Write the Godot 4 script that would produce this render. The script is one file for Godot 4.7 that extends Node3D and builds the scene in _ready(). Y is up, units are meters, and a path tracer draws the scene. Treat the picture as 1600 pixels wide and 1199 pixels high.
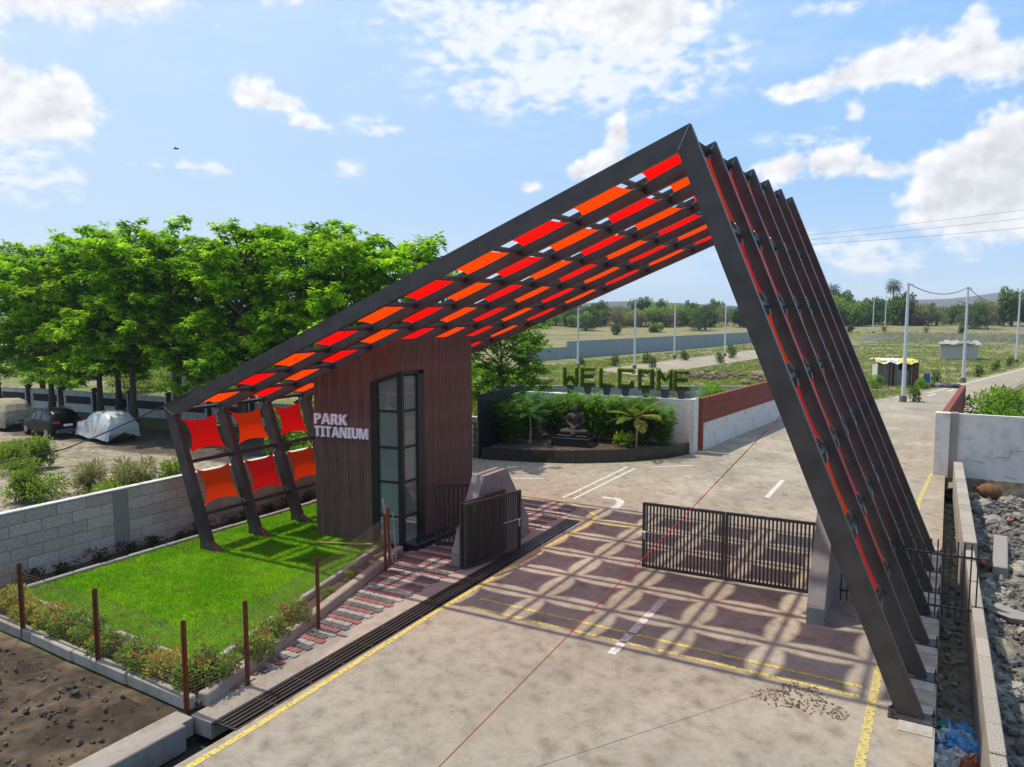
extends Node3D
# A steel gate canopy with red and orange fabric squares over a concrete road, seen from a drone.
# World: x across the road, -z along it, y up, metres.

var M := {}
var taken := {}
var R := RandomNumberGenerator.new()

class Geo:
	var v := PackedVector3Array()
	var n := PackedVector3Array()
	var c := PackedColorArray()
	var col := Color.WHITE
	func tri(a: Vector3, b: Vector3, d: Vector3) -> void: # counter-clockwise seen from outside
		var m := (b - a).cross(d - a).normalized()
		tri_n(a, b, d, m, m, m)
	func tri_n(a: Vector3, b: Vector3, d: Vector3, na: Vector3, nb: Vector3, nd: Vector3) -> void:
		v.append(a); v.append(d); v.append(b)
		n.append(na); n.append(nd); n.append(nb)
		c.append(col); c.append(col); c.append(col)
	func quad(a: Vector3, b: Vector3, d: Vector3, e: Vector3) -> void:
		tri(a, b, d)
		tri(a, d, e)
	func face(p: Array, inside: Vector3) -> void: # one flat convex face turned away from a point
		var mid := Vector3.ZERO
		for q: Vector3 in p:
			mid += q
		mid /= p.size()
		var m: Vector3 = (p[1] - p[0]).cross(p[2] - p[0])
		var flip := m.dot(mid - inside) < 0.0
		for i in range(1, p.size() - 1):
			if flip:
				tri(p[0], p[i + 1], p[i])
			else:
				tri(p[0], p[i], p[i + 1])
	func box(at: Vector3, size: Vector3, b := Basis(), ch := 0.0) -> void:
		var h := size * 0.5
		if ch <= 0.0:
			for ax in 3:
				for s: float in [-1.0, 1.0]:
					var p := []
					for q: Vector2 in [Vector2(-1, -1), Vector2(1, -1), Vector2(1, 1), Vector2(-1, 1)]:
						var w := Vector3.ZERO
						w[ax] = s * h[ax]
						w[(ax + 1) % 3] = q.x * h[(ax + 1) % 3]
						w[(ax + 2) % 3] = q.y * h[(ax + 2) % 3]
						p.append(at + b * w)
					face(p, at)
			return
		for ax in 3:
			var u := (ax + 1) % 3
			var t := (ax + 2) % 3
			for s: float in [-1.0, 1.0]:
				var p := []
				for q: Vector2 in [Vector2(-1, -1), Vector2(1, -1), Vector2(1, 1), Vector2(-1, 1)]:
					var w := Vector3.ZERO
					w[ax] = s * h[ax]
					w[u] = q.x * (h[u] - ch)
					w[t] = q.y * (h[t] - ch)
					p.append(at + b * w)
				face(p, at)
				for s2: float in [-1.0, 1.0]: # edge along t between faces ax and u
					var e := []
					for k: Vector2 in [Vector2(0, -1), Vector2(0, 1), Vector2(1, 1), Vector2(1, -1)]:
						var w2 := Vector3.ZERO
						w2[ax] = s * (h[ax] - (ch if k.x > 0.5 else 0.0))
						w2[u] = s2 * (h[u] - (0.0 if k.x > 0.5 else ch))
						w2[t] = k.y * (h[t] - ch)
						e.append(at + b * w2)
					face(e, at)
		for sx: float in [-1.0, 1.0]:
			for sy: float in [-1.0, 1.0]:
				for sz: float in [-1.0, 1.0]:
					var k := Vector3(sx * h.x, sy * h.y, sz * h.z)
					var o := Vector3(sx, sy, sz) * ch
					face([at + b * (k - Vector3(0, o.y, o.z)), at + b * (k - Vector3(o.x, 0, o.z)), at + b * (k - Vector3(o.x, o.y, 0))], at)
	func bar(p: Vector3, q: Vector3, w: float, hgt: float, up := Vector3.UP, ch := 0.0) -> void:
		var z := (q - p).normalized()
		var x := up.cross(z)
		if x.length() < 0.01:
			x = Vector3.RIGHT.cross(z)
		x = x.normalized()
		box((p + q) * 0.5, Vector3(w, hgt, p.distance_to(q)), Basis(x, z.cross(x), z), ch)
	func tube(pts: Array, rad: Array, sides := 6, caps := true) -> void:
		var rings := []
		var ref := Vector3.UP
		if absf((pts[1] - pts[0]).normalized().dot(ref)) > 0.9:
			ref = Vector3.RIGHT
		for i in pts.size():
			var d: Vector3 = (pts[mini(i + 1, pts.size() - 1)] - pts[maxi(i - 1, 0)]).normalized()
			var x := ref.cross(d).normalized()
			var y := d.cross(x)
			ref = y
			var ring := []
			for k in sides:
				var a := TAU * k / sides
				ring.append(x * cos(a) + y * sin(a))
			rings.append(ring)
		for i in pts.size() - 1:
			for k in sides:
				var k2 := (k + 1) % sides
				var a: Vector3 = rings[i][k]
				var b: Vector3 = rings[i][k2]
				var d: Vector3 = rings[i + 1][k2]
				var e: Vector3 = rings[i + 1][k]
				var pa: Vector3 = pts[i] + a * rad[i]
				var pb: Vector3 = pts[i] + b * rad[i]
				var pd: Vector3 = pts[i + 1] + d * rad[i + 1]
				var pe: Vector3 = pts[i + 1] + e * rad[i + 1]
				tri_n(pa, pb, pd, a, b, d)
				tri_n(pa, pd, pe, a, d, e)
		if caps:
			var l := pts.size() - 1
			for k in sides:
				var k2 := (k + 1) % sides
				tri(pts[0], pts[0] + rings[0][k2] * rad[0], pts[0] + rings[0][k] * rad[0])
				tri(pts[l], pts[l] + rings[l][k] * rad[l], pts[l] + rings[l][k2] * rad[l])
	func lathe(at: Vector3, prof: Array, sides := 16) -> void: # prof of Vector2(radius, height) from the bottom up
		for i in prof.size() - 1:
			var p: Vector2 = prof[i]
			var q: Vector2 = prof[i + 1]
			var nn := Vector2(q.y - p.y, p.x - q.x).normalized()
			for k in sides:
				var a := TAU * k / sides
				var b := TAU * (k + 1) / sides
				var da := Vector3(cos(a), 0, -sin(a))
				var db := Vector3(cos(b), 0, -sin(b))
				var na := da * nn.x + Vector3(0, nn.y, 0)
				var nb := db * nn.x + Vector3(0, nn.y, 0)
				var p1 := at + da * p.x + Vector3(0, p.y, 0)
				var p2 := at + db * p.x + Vector3(0, p.y, 0)
				var q1 := at + da * q.x + Vector3(0, q.y, 0)
				var q2 := at + db * q.x + Vector3(0, q.y, 0)
				tri_n(p1, p2, q2, na, nb, nb)
				tri_n(p1, q2, q1, na, nb, na)
	func prism(poly: PackedVector2Array, t: Transform3D, depth: float) -> void: # polygon in the local xy plane, extruded to -depth along local z
		var p := poly.duplicate()
		var area := 0.0
		for i in p.size():
			area += p[i].cross(p[(i + 1) % p.size()])
		if area < 0.0:
			p.reverse()
		var ix := Geometry2D.triangulate_polygon(p)
		for k in range(0, ix.size(), 3):
			var a := p[ix[k]]
			var b := p[ix[k + 1]]
			var d := p[ix[k + 2]]
			if (b - a).cross(d - a) < 0.0:
				var sw := b
				b = d
				d = sw
			tri(t * Vector3(a.x, a.y, 0), t * Vector3(b.x, b.y, 0), t * Vector3(d.x, d.y, 0))
			tri(t * Vector3(a.x, a.y, -depth), t * Vector3(d.x, d.y, -depth), t * Vector3(b.x, b.y, -depth))
		for i in p.size():
			var a := p[i]
			var b := p[(i + 1) % p.size()]
			quad(t * Vector3(a.x, a.y, 0), t * Vector3(a.x, a.y, -depth), t * Vector3(b.x, b.y, -depth), t * Vector3(b.x, b.y, 0))
	func slab(poly: PackedVector2Array, y0: float, y1: float) -> void: # polygon of (x, z), from y0 up to y1
		var q := PackedVector2Array()
		for p in poly:
			q.append(Vector2(p.x, -p.y))
		prism(q, Transform3D(Basis(Vector3(1, 0, 0), Vector3(0, 0, -1), Vector3(0, 1, 0)), Vector3(0, y1, 0)), y1 - y0)
	func sheet(poly: PackedVector2Array, y: float) -> void:
		var ix := Geometry2D.triangulate_polygon(poly)
		for k in range(0, ix.size(), 3):
			face([Vector3(poly[ix[k]].x, y, poly[ix[k]].y), Vector3(poly[ix[k + 1]].x, y, poly[ix[k + 1]].y), Vector3(poly[ix[k + 2]].x, y, poly[ix[k + 2]].y)], Vector3(poly[ix[k]].x, y - 5.0, poly[ix[k]].y))
	func leaf(at: Vector3, along: Vector3, up: Vector3, length: float, width: float) -> void: # a folded leaf of two faces
		var side := along.cross(up).normalized() * width * 0.5
		var mid := at + along * length * 0.45
		var lift := up * width * 0.12
		var tip := at + along * length - up * length * 0.10
		var na := (up + side.normalized() * 0.25).normalized()
		var nb := (up - side.normalized() * 0.25).normalized()
		tri_n(at, mid + side + lift, tip, na, na, na)
		tri_n(at, tip, mid - side + lift, nb, nb, nb)
	func mesh() -> ArrayMesh:
		var a := []
		a.resize(Mesh.ARRAY_MAX)
		a[Mesh.ARRAY_VERTEX] = v
		a[Mesh.ARRAY_NORMAL] = n
		a[Mesh.ARRAY_COLOR] = c
		var m := ArrayMesh.new()
		m.add_surface_from_arrays(Mesh.PRIMITIVE_TRIANGLES, a)
		return m


func _ready() -> void:
	# camera, sky, sun, exposure
	var cam := Camera3D.new()
	cam.name = "camera"
	cam.position = Vector3(0, 7.5, 0)
	cam.rotation_degrees = Vector3(-5.356, 29.683, 0)
	cam.fov = 53.09
	cam.near = 0.1
	cam.far = 6000.0
	add_child(cam)
	var env := Environment.new()
	env.background_mode = Environment.BG_SKY
	env.tonemap_mode = Environment.TONE_MAPPER_LINEAR
	env.tonemap_exposure = 1.1
	env.sdfgi_enabled = true
	env.ssao_enabled = true
	env.ssil_enabled = true
	var sky := Sky.new()
	var sm := PanoramaSkyMaterial.new()
	sm.panorama = make_sky()
	sky.sky_material = sm
	env.sky = sky
	var we := WorldEnvironment.new()
	we.name = "environment"
	we.environment = env
	add_child(we)
	var sun := DirectionalLight3D.new()
	sun.name = "sun"
	sun.light_energy = 1.35
	sun.light_color = Color(1.0, 0.955, 0.88)
	sun.light_angular_distance = 0.8
	sun.shadow_enabled = true
	sun.look_at_from_position(Vector3(-5.0, 10.0, 0.15), Vector3.ZERO)
	add_child(sun)
	env.fog_enabled = true # the thin haze that pales the far trees and hills
	env.fog_density = 0.00022
	env.fog_light_color = Color(0.86, 0.92, 1.0)
	make_materials()
	make_land()
	make_roads()
	make_canopy()
	make_cabin()
	make_gates()
	make_garden()
	make_planter()
	make_left()
	make_right()
	make_beyond()
	make_cars()

# ---------- helpers for nodes
func numbered(called: String) -> String:
	if not taken.has(called):
		taken[called] = 0
		return called
	taken[called] += 1
	return "%s_%03d" % [called, taken[called]]

func tag(o: Node3D, label: String, category: String, group := "") -> Node3D:
	o.set_meta("label", label)
	o.set_meta("category", category)
	if group != "":
		o.set_meta("group", group)
	return o

func thing(called: String, label: String, category: String, at := Vector3.ZERO, turn := 0.0, group := "") -> Node3D:
	var o := Node3D.new()
	o.name = numbered(called)
	add_child(o)
	o.position = at
	o.rotation.y = turn
	return tag(o, label, category, group)

func part(called: String, what, m: Material, parent: Node3D, at := Transform3D()) -> MeshInstance3D:
	var o := MeshInstance3D.new()
	o.name = called
	o.mesh = what.mesh() if what is Geo else what
	o.material_override = m
	o.transform = at
	parent.add_child(o, true)
	return o

func top(called: String, what, m: Material) -> MeshInstance3D:
	return part(numbered(called), what, m, self)

func struct(called: String, what, m: Material) -> MeshInstance3D:
	var o := top(called, what, m)
	o.set_meta("kind", "structure")
	return o

func copy_of(o: Node3D, label: String, at: Vector3, turn := 0.0, size := 1.0, group := "") -> Node3D:
	var r := o.duplicate() as Node3D
	var base := String(o.name)
	var k := base.rfind("_")
	if k > 0 and base.substr(k + 1).is_valid_int():
		base = base.substr(0, k)
	r.name = numbered(base)
	add_child(r)
	r.position = at
	r.rotation = Vector3(0, turn, 0)
	r.scale = Vector3.ONE * size
	r.set_meta("label", label)
	if group != "":
		r.set_meta("group", group)
	return r

func scatter(called: String, mesh: Mesh, m: Material, xf: Array, cols: Array, parent: Node3D = self) -> MultiMeshInstance3D:
	var mm := MultiMesh.new()
	mm.transform_format = MultiMesh.TRANSFORM_3D
	mm.use_colors = not cols.is_empty()
	mm.mesh = mesh
	mm.instance_count = xf.size()
	for i in xf.size():
		mm.set_instance_transform(i, xf[i])
		if mm.use_colors:
			mm.set_instance_color(i, cols[i])
	var o := MultiMeshInstance3D.new()
	o.name = numbered(called) if parent == self else called
	o.multimesh = mm
	o.material_override = m
	o.set_meta("kind", "stuff")
	parent.add_child(o, true)
	return o

# ---------- materials
func ramp_tex(seed_: int, freq: float, stops: Array, size := 512, octaves := 5, kind := 0) -> ImageTexture:
	var nz := FastNoiseLite.new()
	nz.seed = seed_
	nz.frequency = freq
	nz.fractal_octaves = octaves
	if kind == 1: # coarse and fine grain about equally strong
		nz.fractal_gain = 0.82
	var img := nz.get_seamless_image(size, size, false, false, 0.12)
	img.convert(Image.FORMAT_L8)
	var src := img.get_data()
	var lut := PackedByteArray()
	lut.resize(1024)
	for i in 256:
		var t := i / 255.0
		var k := 0
		while k < stops.size() - 2 and t > stops[k + 1][0]:
			k += 1
		var w := clampf((t - stops[k][0]) / (stops[k + 1][0] - stops[k][0]), 0.0, 1.0)
		var cc: Color = stops[k][1].lerp(stops[k + 1][1], w)
		lut[i * 4] = int(cc.r8); lut[i * 4 + 1] = int(cc.g8); lut[i * 4 + 2] = int(cc.b8); lut[i * 4 + 3] = int(cc.a8)
	var out := PackedByteArray()
	out.resize(src.size() * 4)
	for i in src.size():
		out.encode_u32(i * 4, lut.decode_u32(src[i] * 4))
	var im := Image.create_from_data(size, size, false, Image.FORMAT_RGBA8, out)
	im.generate_mipmaps()
	return ImageTexture.create_from_image(im)

func grey(a: float, b: float) -> Array:
	return [[0.0, Color(a, a, a)], [0.5, Color((a + b) / 2, (a + b) / 2, (a + b) / 2)], [1.0, Color(b, b, b)]]

func plain(c: Color, rough := 0.8, metal := 0.0) -> StandardMaterial3D:
	var m := StandardMaterial3D.new()
	m.albedo_color = c
	m.roughness = rough
	m.metallic = metal
	m.vertex_color_use_as_albedo = true
	return m

func surf(c: Color, t: Texture2D, metres: float, rough := 0.9, bump := 0.0, metal := 0.0) -> StandardMaterial3D: # a world-space noise surface
	var m := plain(c, rough, metal)
	m.albedo_texture = t
	m.uv1_triplanar = true
	m.uv1_world_triplanar = true
	m.uv1_scale = Vector3.ONE / metres
	if bump > 0.0:
		m.heightmap_enabled = true
		m.heightmap_texture = t
		m.heightmap_scale = bump
	return m

func leafy(c: Color, glow := 0.5) -> StandardMaterial3D:
	var m := plain(c, 0.8)
	m.metallic_specular = 0.2
	m.cull_mode = BaseMaterial3D.CULL_DISABLED
	m.backlight_enabled = true
	m.backlight = c * glow
	return m

func lin(r: float, g: float, b: float) -> Color:
	return Color(r, g, b).linear_to_srgb()

func make_materials() -> void:
	var soft := ramp_tex(1, 0.009, [[0.0, Color(0.72, 0.70, 0.68)], [0.35, Color(0.86, 0.85, 0.84)], [0.6, Color(0.94, 0.94, 0.93)], [1.0, Color(1, 1, 1)]])
	var fine := ramp_tex(2, 0.06, [[0.0, Color(0.62, 0.6, 0.58)], [0.4, Color(0.86, 0.85, 0.84)], [1.0, Color(1, 1, 1)]])
	var rough := ramp_tex(3, 0.03, [[0.0, Color(0.45, 0.43, 0.4)], [0.45, Color(0.8, 0.78, 0.76)], [1.0, Color(1, 1, 1)]])
	var worn := ramp_tex(4, 0.03, [[0.0, Color(1, 1, 1, 0)], [0.24, Color(1, 1, 1, 0)], [0.30, Color(0.80, 0.79, 0.75, 1)], [0.55, Color(0.95, 0.94, 0.92, 1)], [1.0, Color(1, 1, 1, 1)]])
	var rusty := ramp_tex(5, 0.05, [[0.0, Color(0.30, 0.13, 0.06)], [0.5, Color(0.46, 0.22, 0.11)], [1.0, Color(0.60, 0.32, 0.18)]], 256)
	var redp := ramp_tex(6, 0.03, [[0.0, Color(0.33, 0.135, 0.075)], [0.4, Color(0.47, 0.19, 0.105)], [1.0, Color(0.56, 0.26, 0.15)]], 256)
	var wash := ramp_tex(7, 0.008, [[0.0, Color(0.80, 0.77, 0.71)], [0.2, Color(0.92, 0.91, 0.89)], [0.5, Color(0.97, 0.97, 0.965)], [1.0, Color(1, 1, 1)]])
	M.frame = surf(Color(0.285, 0.25, 0.235), soft, 3.0, 0.42)
	M.bar = surf(Color(0.24, 0.222, 0.22), soft, 1.0, 0.45)
	M.red = plain(Color(1.0, 0.15, 0.09), 0.8)
	M.orange = plain(Color(1.0, 0.48, 0.07), 0.8)
	for k: String in ["red", "orange"]:
		M[k].backlight_enabled = true
		M[k].backlight = M[k].albedo_color * (1.05 if k == "red" else 1.25)
		M[k].cull_mode = BaseMaterial3D.CULL_DISABLED
	M.steel = plain(Color(0.72, 0.72, 0.72), 0.35, 0.8)
	M.concrete = surf(Color(1, 1, 1), ramp_tex(12, 0.008, [[0.0, Color(0.70, 0.685, 0.66)], [0.35, Color(0.89, 0.885, 0.87)], [0.6, Color(0.955, 0.95, 0.945)], [1.0, Color(1, 1, 1)]], 1024, 9, 1), 4.9, 0.92)
	M.plaster = surf(Color(0.84, 0.825, 0.80), wash, 3.5, 0.9)
	M.block = surf(Color(1, 1, 1), ramp_tex(13, 0.05, [[0.0, Color(0.74, 0.73, 0.71)], [0.35, Color(0.92, 0.915, 0.905)], [1.0, Color(1, 1, 1)]], 512, 6), 2.9, 0.95)
	M.mortar = surf(Color(0.50, 0.48, 0.46), fine, 0.6, 0.95)
	M.paint = surf(Color(1, 1, 1), worn, 1.6, 0.8)
	M.paint.transparency = BaseMaterial3D.TRANSPARENCY_ALPHA_SCISSOR
	M.paint.alpha_scissor_threshold = 0.5
	M.rust = surf(Color(1, 1, 1), rusty, 0.5, 0.9)
	M.redpaint = surf(Color(1, 1, 1), redp, 2.5, 0.8)
	M.dirt = surf(Color(1, 1, 1), ramp_tex(8, 0.05, [[0.0, Color(0.42, 0.38, 0.34)], [0.45, Color(0.76, 0.73, 0.7)], [1.0, Color(1, 1, 1)]]), 2.3, 1.0, 4.0)
	M.land = surf(Color(1, 1, 1), ramp_tex(9, 0.04, [[0.0, Color(0.5, 0.5, 0.42)], [0.5, Color(0.82, 0.82, 0.78)], [1.0, Color(1, 1, 1)]]), 9.0, 1.0)
	M.stone = surf(Color(1, 1, 1), rough, 0.5, 0.95, 0.6)
	M.paver = surf(Color(1, 1, 1), fine, 0.45, 0.9, 0.15)
	M.granite = surf(Color(0.17, 0.175, 0.19), fine, 0.5, 0.16)
	M.black = plain(Color(0.035, 0.035, 0.037), 0.5)
	M.gate = plain(Color(0.21, 0.187, 0.17), 0.45)
	M.wedge = surf(Color(0.53, 0.52, 0.51), wash, 3.0, 0.75)
	M.wood = surf(Color(1, 1, 1), soft, 1.0, 0.6)
	M.wood.uv1_scale = Vector3(2.6, 0.22, 2.6)
	M.letters = plain(Color(0.96, 0.96, 0.98), 0.45)
	M.glass = StandardMaterial3D.new()
	M.glass.transparency = BaseMaterial3D.TRANSPARENCY_ALPHA
	M.glass.albedo_color = Color(0.60, 0.70, 0.66, 0.24)
	M.glass.roughness = 0.03
	M.inside = plain(Color(0.62, 0.65, 0.62), 0.85)
	M.leaf = leafy(Color(1, 1, 1), 0.95)
	M.bark = surf(Color(0.46, 0.40, 0.34), rough, 0.5, 0.95, 1.0)
	M.stem = plain(Color(0.5, 0.5, 0.32), 0.8)
	M.cloth = plain(Color(0.74, 0.745, 0.74), 0.38, 0.3)
	M.canvas = surf(Color(0.66, 0.62, 0.53), soft, 1.5, 0.9)
	M.carpaint = plain(Color(0.022, 0.024, 0.028), 0.3)
	M.carpaint.metallic_specular = 0.3
	M.carglass = plain(Color(0.02, 0.025, 0.03), 0.06)
	M.tyre = plain(Color(0.045, 0.045, 0.045), 0.9)
	M.pole = plain(Color(0.80, 0.80, 0.82), 0.5, 0.2)
	M.statue = surf(Color(0.26, 0.235, 0.22), rough, 0.6, 0.8)
	M.cord = plain(Color(0.62, 0.06, 0.09), 0.7)
	M.cable = plain(Color(0.05, 0.05, 0.055), 0.6)
	M.any = plain(Color(1, 1, 1), 0.85)
	M.metal_any = plain(Color(1, 1, 1), 0.5, 0.3)

# ---------- sky
var sky_noise := FastNoiseLite.new()
func air(az: float, el: float, d: Vector3) -> Vector3: # clear sky, linear
	var e := maxf(el, 0.0)
	var k := 1.0 - exp(-e / 8.0)
	var c := Vector3(0.68, 0.82, 0.93).lerp(Vector3(0.155, 0.445, 0.90), k)
	c = c.lerp(Vector3(0.15, 0.36, 0.74), clampf((e - 18.0) / 72.0, 0.0, 1.0))
	var ang := rad_to_deg(acos(clampf(d.dot(Vector3(-0.447, 0.894, 0.0)), -1.0, 1.0)))
	var w := clampf((90.0 - ang) / 44.0, 0.0, 1.0)
	return c.lerp(Vector3(0.85, 0.93, 0.95), w * w * (3.0 - 2.0 * w) * 0.50)

func sky_pixel(az: float, el: float, blob: float, wisp: float) -> Vector3:
	var ra := deg_to_rad(az)
	var re := deg_to_rad(el)
	var d := Vector3(sin(ra) * cos(re), sin(re), -cos(ra) * cos(re))
	var c := air(az, el, d)
	if el < -1.0:
		return c
	# thin broken cloud in the upper sky everywhere
	var high := clampf((el - 8.0) / 16.0, 0.0, 1.0)
	var q := d / maxf(d.y + 0.12, 0.12)
	var f := sky_noise.get_noise_3d(q.x * 70.0, q.z * 110.0, 7.0) * 0.5 + 0.5
	var f2 := sky_noise.get_noise_3d(q.x * 520.0, q.z * 900.0, 40.0) * 0.5 + 0.5
	var thin := smoothstep(0.52, 0.95, f * 0.8 + f2 * 0.4) * high * 0.4
	if wisp > 0.02:
		var ws := sky_noise.get_noise_3d(d.x * 2600.0, d.y * 5600.0, d.z * 2600.0 + 9.0)
		var wl := sky_noise.get_noise_3d(d.x * 700.0 + 30.0, d.y * 1500.0, d.z * 700.0)
		thin = maxf(thin, smoothstep(0.12, 1.15, wisp * 0.85 + (ws * 0.95 + wl * 0.7) * minf(1.0, wisp * 2.0)) * 0.9)
	# low bank of haze cloud
	var low := smoothstep(0.40, 0.80, sky_noise.get_noise_3d(d.x * 260.0, d.y * 900.0, d.z * 260.0) * 0.5 + 0.5) * clampf((8.0 - el) / 8.0, 0.0, 1.0) * 0.35
	c = c.lerp(Vector3(0.88, 0.91, 0.94), clampf(thin + low, 0.0, 0.9))
	if blob > 0.02:
		var n1 := sky_noise.get_noise_3d(d.x * 1500.0, d.y * 1900.0, d.z * 1500.0)
		var n2 := sky_noise.get_noise_3d(d.x * 5200.0 + 50.0, d.y * 6000.0, d.z * 5200.0)
		var dens := blob + n1 * 0.50 + n2 * 0.24
		var a := smoothstep(0.26, 0.80, dens)
		var up := sky_noise.get_noise_3d(d.x * 1500.0 - 11.0, d.y * 1900.0 + 20.0, d.z * 1500.0)
		var lit := clampf(0.93 + (n1 - up) * 0.22 + n2 * 0.05 - maxf(blob - 0.66, 0.0) * 0.24, 0.72, 1.0)
		c = c.lerp(Vector3(lit * 0.965, lit * 0.975, lit * 0.995 + 0.01), a * 0.96)
	return c

func make_sky() -> Texture2D:
	sky_noise.seed = 11
	sky_noise.frequency = 0.012
	sky_noise.fractal_octaves = 5
	sky_noise.fractal_gain = 0.55
	# cloud masses: azimuth, elevation, half width, half height, strength
	var clouds := [[-61, 18.8, 6.0, 1.9, 1.0, 0], [-55.5, 19.6, 3, 1.2, .8, 0], [-62.6, 12.0, 3.4, 3.2, 1.05, 0], [-59.0, 12.4, 1.7, 2.0, .9, 0], [-61.5, 8.5, 4.2, 2.6, .8, 1], [-47.9, 14.6, 1.6, 1.1, .95, 0], [-45.8, 14.1, 1.8, .75, .85, 0], [-44.0, 13.0, 1.5, .55, .8, 0], [-39.6, 12.9, 2.4, .7, .9, 1], [-41.4, 10.1, 1.2, .8, .9, 1], [-46, 20.8, 3.2, 1.0, .75, 0], [-52, 9.6, 3.0, .6, .8, 1],
		[-22.5, 21.0, 7.5, 2.6, .95, 0], [-20, 19.2, 4.5, 1.7, .8, 0], [-31.5, 20.0, 8, 2.4, 1.1, 1], [-27.0, 16.4, 8.5, 3.2, 1.25, 1], [-19, 16.8, 6, 2.6, 1.1, 1], [-28.4, 9.0, 1.2, .6, .9, 0], [-22.0, 12.6, .8, 1.6, .95, 0], [-22.8, 10.8, 1.5, 1.5, 1.0, 0], [-24.9, 9.9, 1.0, .9, .95, 0],
		[-9.9, 14.5, 2.0, .65, .85, 0], [-7.2, 15.1, 2.4, .95, .95, 0], [-4.2, 15.7, 2.0, 1.3, 1.0, 0], [-2.0, 15.5, 1.6, 1.3, 1.0, 0], [0.5, 16.4, 1.0, 2.0, 1.1, 0], [3.2, 14.8, 3.0, 1.5, 1.0, 0], [-6.2, 13.0, .8, .7, .9, 1], [-10.8, 9.7, 2.0, 1.1, 1.0, 0], [-7.6, 10.1, 1.7, 1.3, 1.05, 0], [-4.4, 9.3, 2.6, .7, .85, 0],
		[-.9, 8.6, 1.6, 1.9, 1.0, 0], [1.6, 9.6, 1.6, 1.9, 1.05, 0], [3.4, 9.0, 2.4, 3.2, 1.1, 0], [0.2, 6.6, 2.6, 1.9, .95, 0], [6.5, 8, 3.4, 3.6, 1.1, 0], [1.6, 6.2, 4.2, 2.6, .75, 0], [-3.6, 3.6, 5.0, 1.6, .9, 1], [-11, 4.4, 4.5, 1.2, .8, 1], [-6.0, 19.5, 4.0, .9, .7, 1], [-8.5, 11.6, 4.0, .7, .7, 1], [10, 12, 3, 2.4, 1.0, 0], [-70, 14, 4, 3, 1.0, 0], [-68, 21, 5, 2.0, .9, 0], [14, 7, 3, 2.4, .9, 0], [-20, 27, 8, 3, 1.0, 1], [-45, 29, 6, 2, .8, 0], [3, 26, 5, 2, .9, 0]]
	var W := 4096
	var H := 2048
	var lw := 1024
	var lh := 512
	var lo := PackedFloat32Array()
	lo.resize(lw * lh * 3)
	for y in lh:
		var el := 90.0 - (y + 0.5) * 180.0 / lh
		for x in lw:
			var c := sky_pixel((x + 0.5) * 360.0 / lw, el, 0.0, 0.0) if el > -4.0 else Vector3(0.30, 0.29, 0.25)
			var k := (y * lw + x) * 3
			lo[k] = c.x; lo[k + 1] = c.y; lo[k + 2] = c.z
	var img := Image.create_from_data(lw, lh, false, Image.FORMAT_RGBF, lo.to_byte_array())
	img.resize(W, H, Image.INTERPOLATE_BILINEAR)
	# the part with the large clouds, at full detail
	var step := 360.0 / W
	var c0 := int(-80.0 / step)
	var cols := int(100.0 / step)
	var r0 := int((90.0 - 34.0) / step)
	var rows := int(36.0 / step)
	var den := PackedFloat32Array()
	den.resize(cols * rows)
	var wis := PackedFloat32Array()
	wis.resize(cols * rows)
	for b in clouds:
		var rx: float = b[2] * (1.16 if b[5] == 0 else 1.1)
		var ry: float = b[3] * (1.16 if b[5] == 0 else 1.1)
		for y in range(maxi(0, int((90.0 - b[1] - ry * 1.6) / step) - r0), mini(rows, int((90.0 - b[1] + ry * 1.6) / step) - r0)):
			var ey: float = (90.0 - (r0 + y + 0.5) * step - b[1]) / ry
			if ey < 0.0:
				ey *= 1.25
			for x in range(maxi(0, int((b[0] - rx * 1.6) / step) - c0), mini(cols, int((b[0] + rx * 1.6) / step) - c0)):
				var ex: float = ((c0 + x + 0.5) * step - b[0]) / rx
				var g: float = b[4] * exp(-(ex * ex + ey * ey) * 1.3)
				var k := y * cols + x
				if b[5] == 1:
					wis[k] = wis[k] + g - wis[k] * g * 0.6
				else:
					den[k] = den[k] + g - den[k] * g * 0.6
	var win := PackedFloat32Array()
	win.resize(cols * rows * 3)
	for y in rows:
		var el := 90.0 - (r0 + y + 0.5) * step
		for x in cols:
			var c := sky_pixel((c0 + x + 0.5) * step, el, den[y * cols + x], wis[y * cols + x])
			var k := (y * cols + x) * 3
			win[k] = c.x; win[k + 1] = c.y; win[k + 2] = c.z
	var wi := Image.create_from_data(cols, rows, false, Image.FORMAT_RGBF, win.to_byte_array())
	img.blit_rect(wi, Rect2i(-c0, 0, cols + c0, rows), Vector2i(0, r0))
	img.blit_rect(wi, Rect2i(0, 0, -c0, rows), Vector2i(W + c0, r0))
	return ImageTexture.create_from_image(img)

# ---------- ground
var gn := FastNoiseLite.new()
func noise(x: float, z: float, s: float) -> float:
	return gn.get_noise_2d(x * s, z * s)

func land_y(x: float, z: float) -> float:
	if x > 0.09 and z > -40.0 and z < 30.0:
		if x < 0.78:
			return -0.95 + noise(x, z, 60.0) * 0.12
		return -0.78 + noise(x, z, 40.0) * 0.22 + clampf((x - 2.0) * 0.06, 0.0, 0.8)
	if x > -11.88 and x < -10.79 and z > -25.0:
		return -0.5
	var y := -0.05
	if z > -8.6 and x < -12.2:
		y += maxf(0.0, 0.12 + noise(x, z, 30.0) * 0.4 + noise(x, z, 150.0) * 0.22) * clampf((-12.2 - x) / 2.0, 0.0, 1.0)
	elif x < -23.5 and z > -24.0:
		y += noise(x, z, 20.0) * 0.12
	var far := sqrt(x * x + z * z)
	y += smoothstep(150.0, 320.0, far) * 3.4
	if far > 600.0:
		y -= (far - 600.0) * 0.002
	return y

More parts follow.
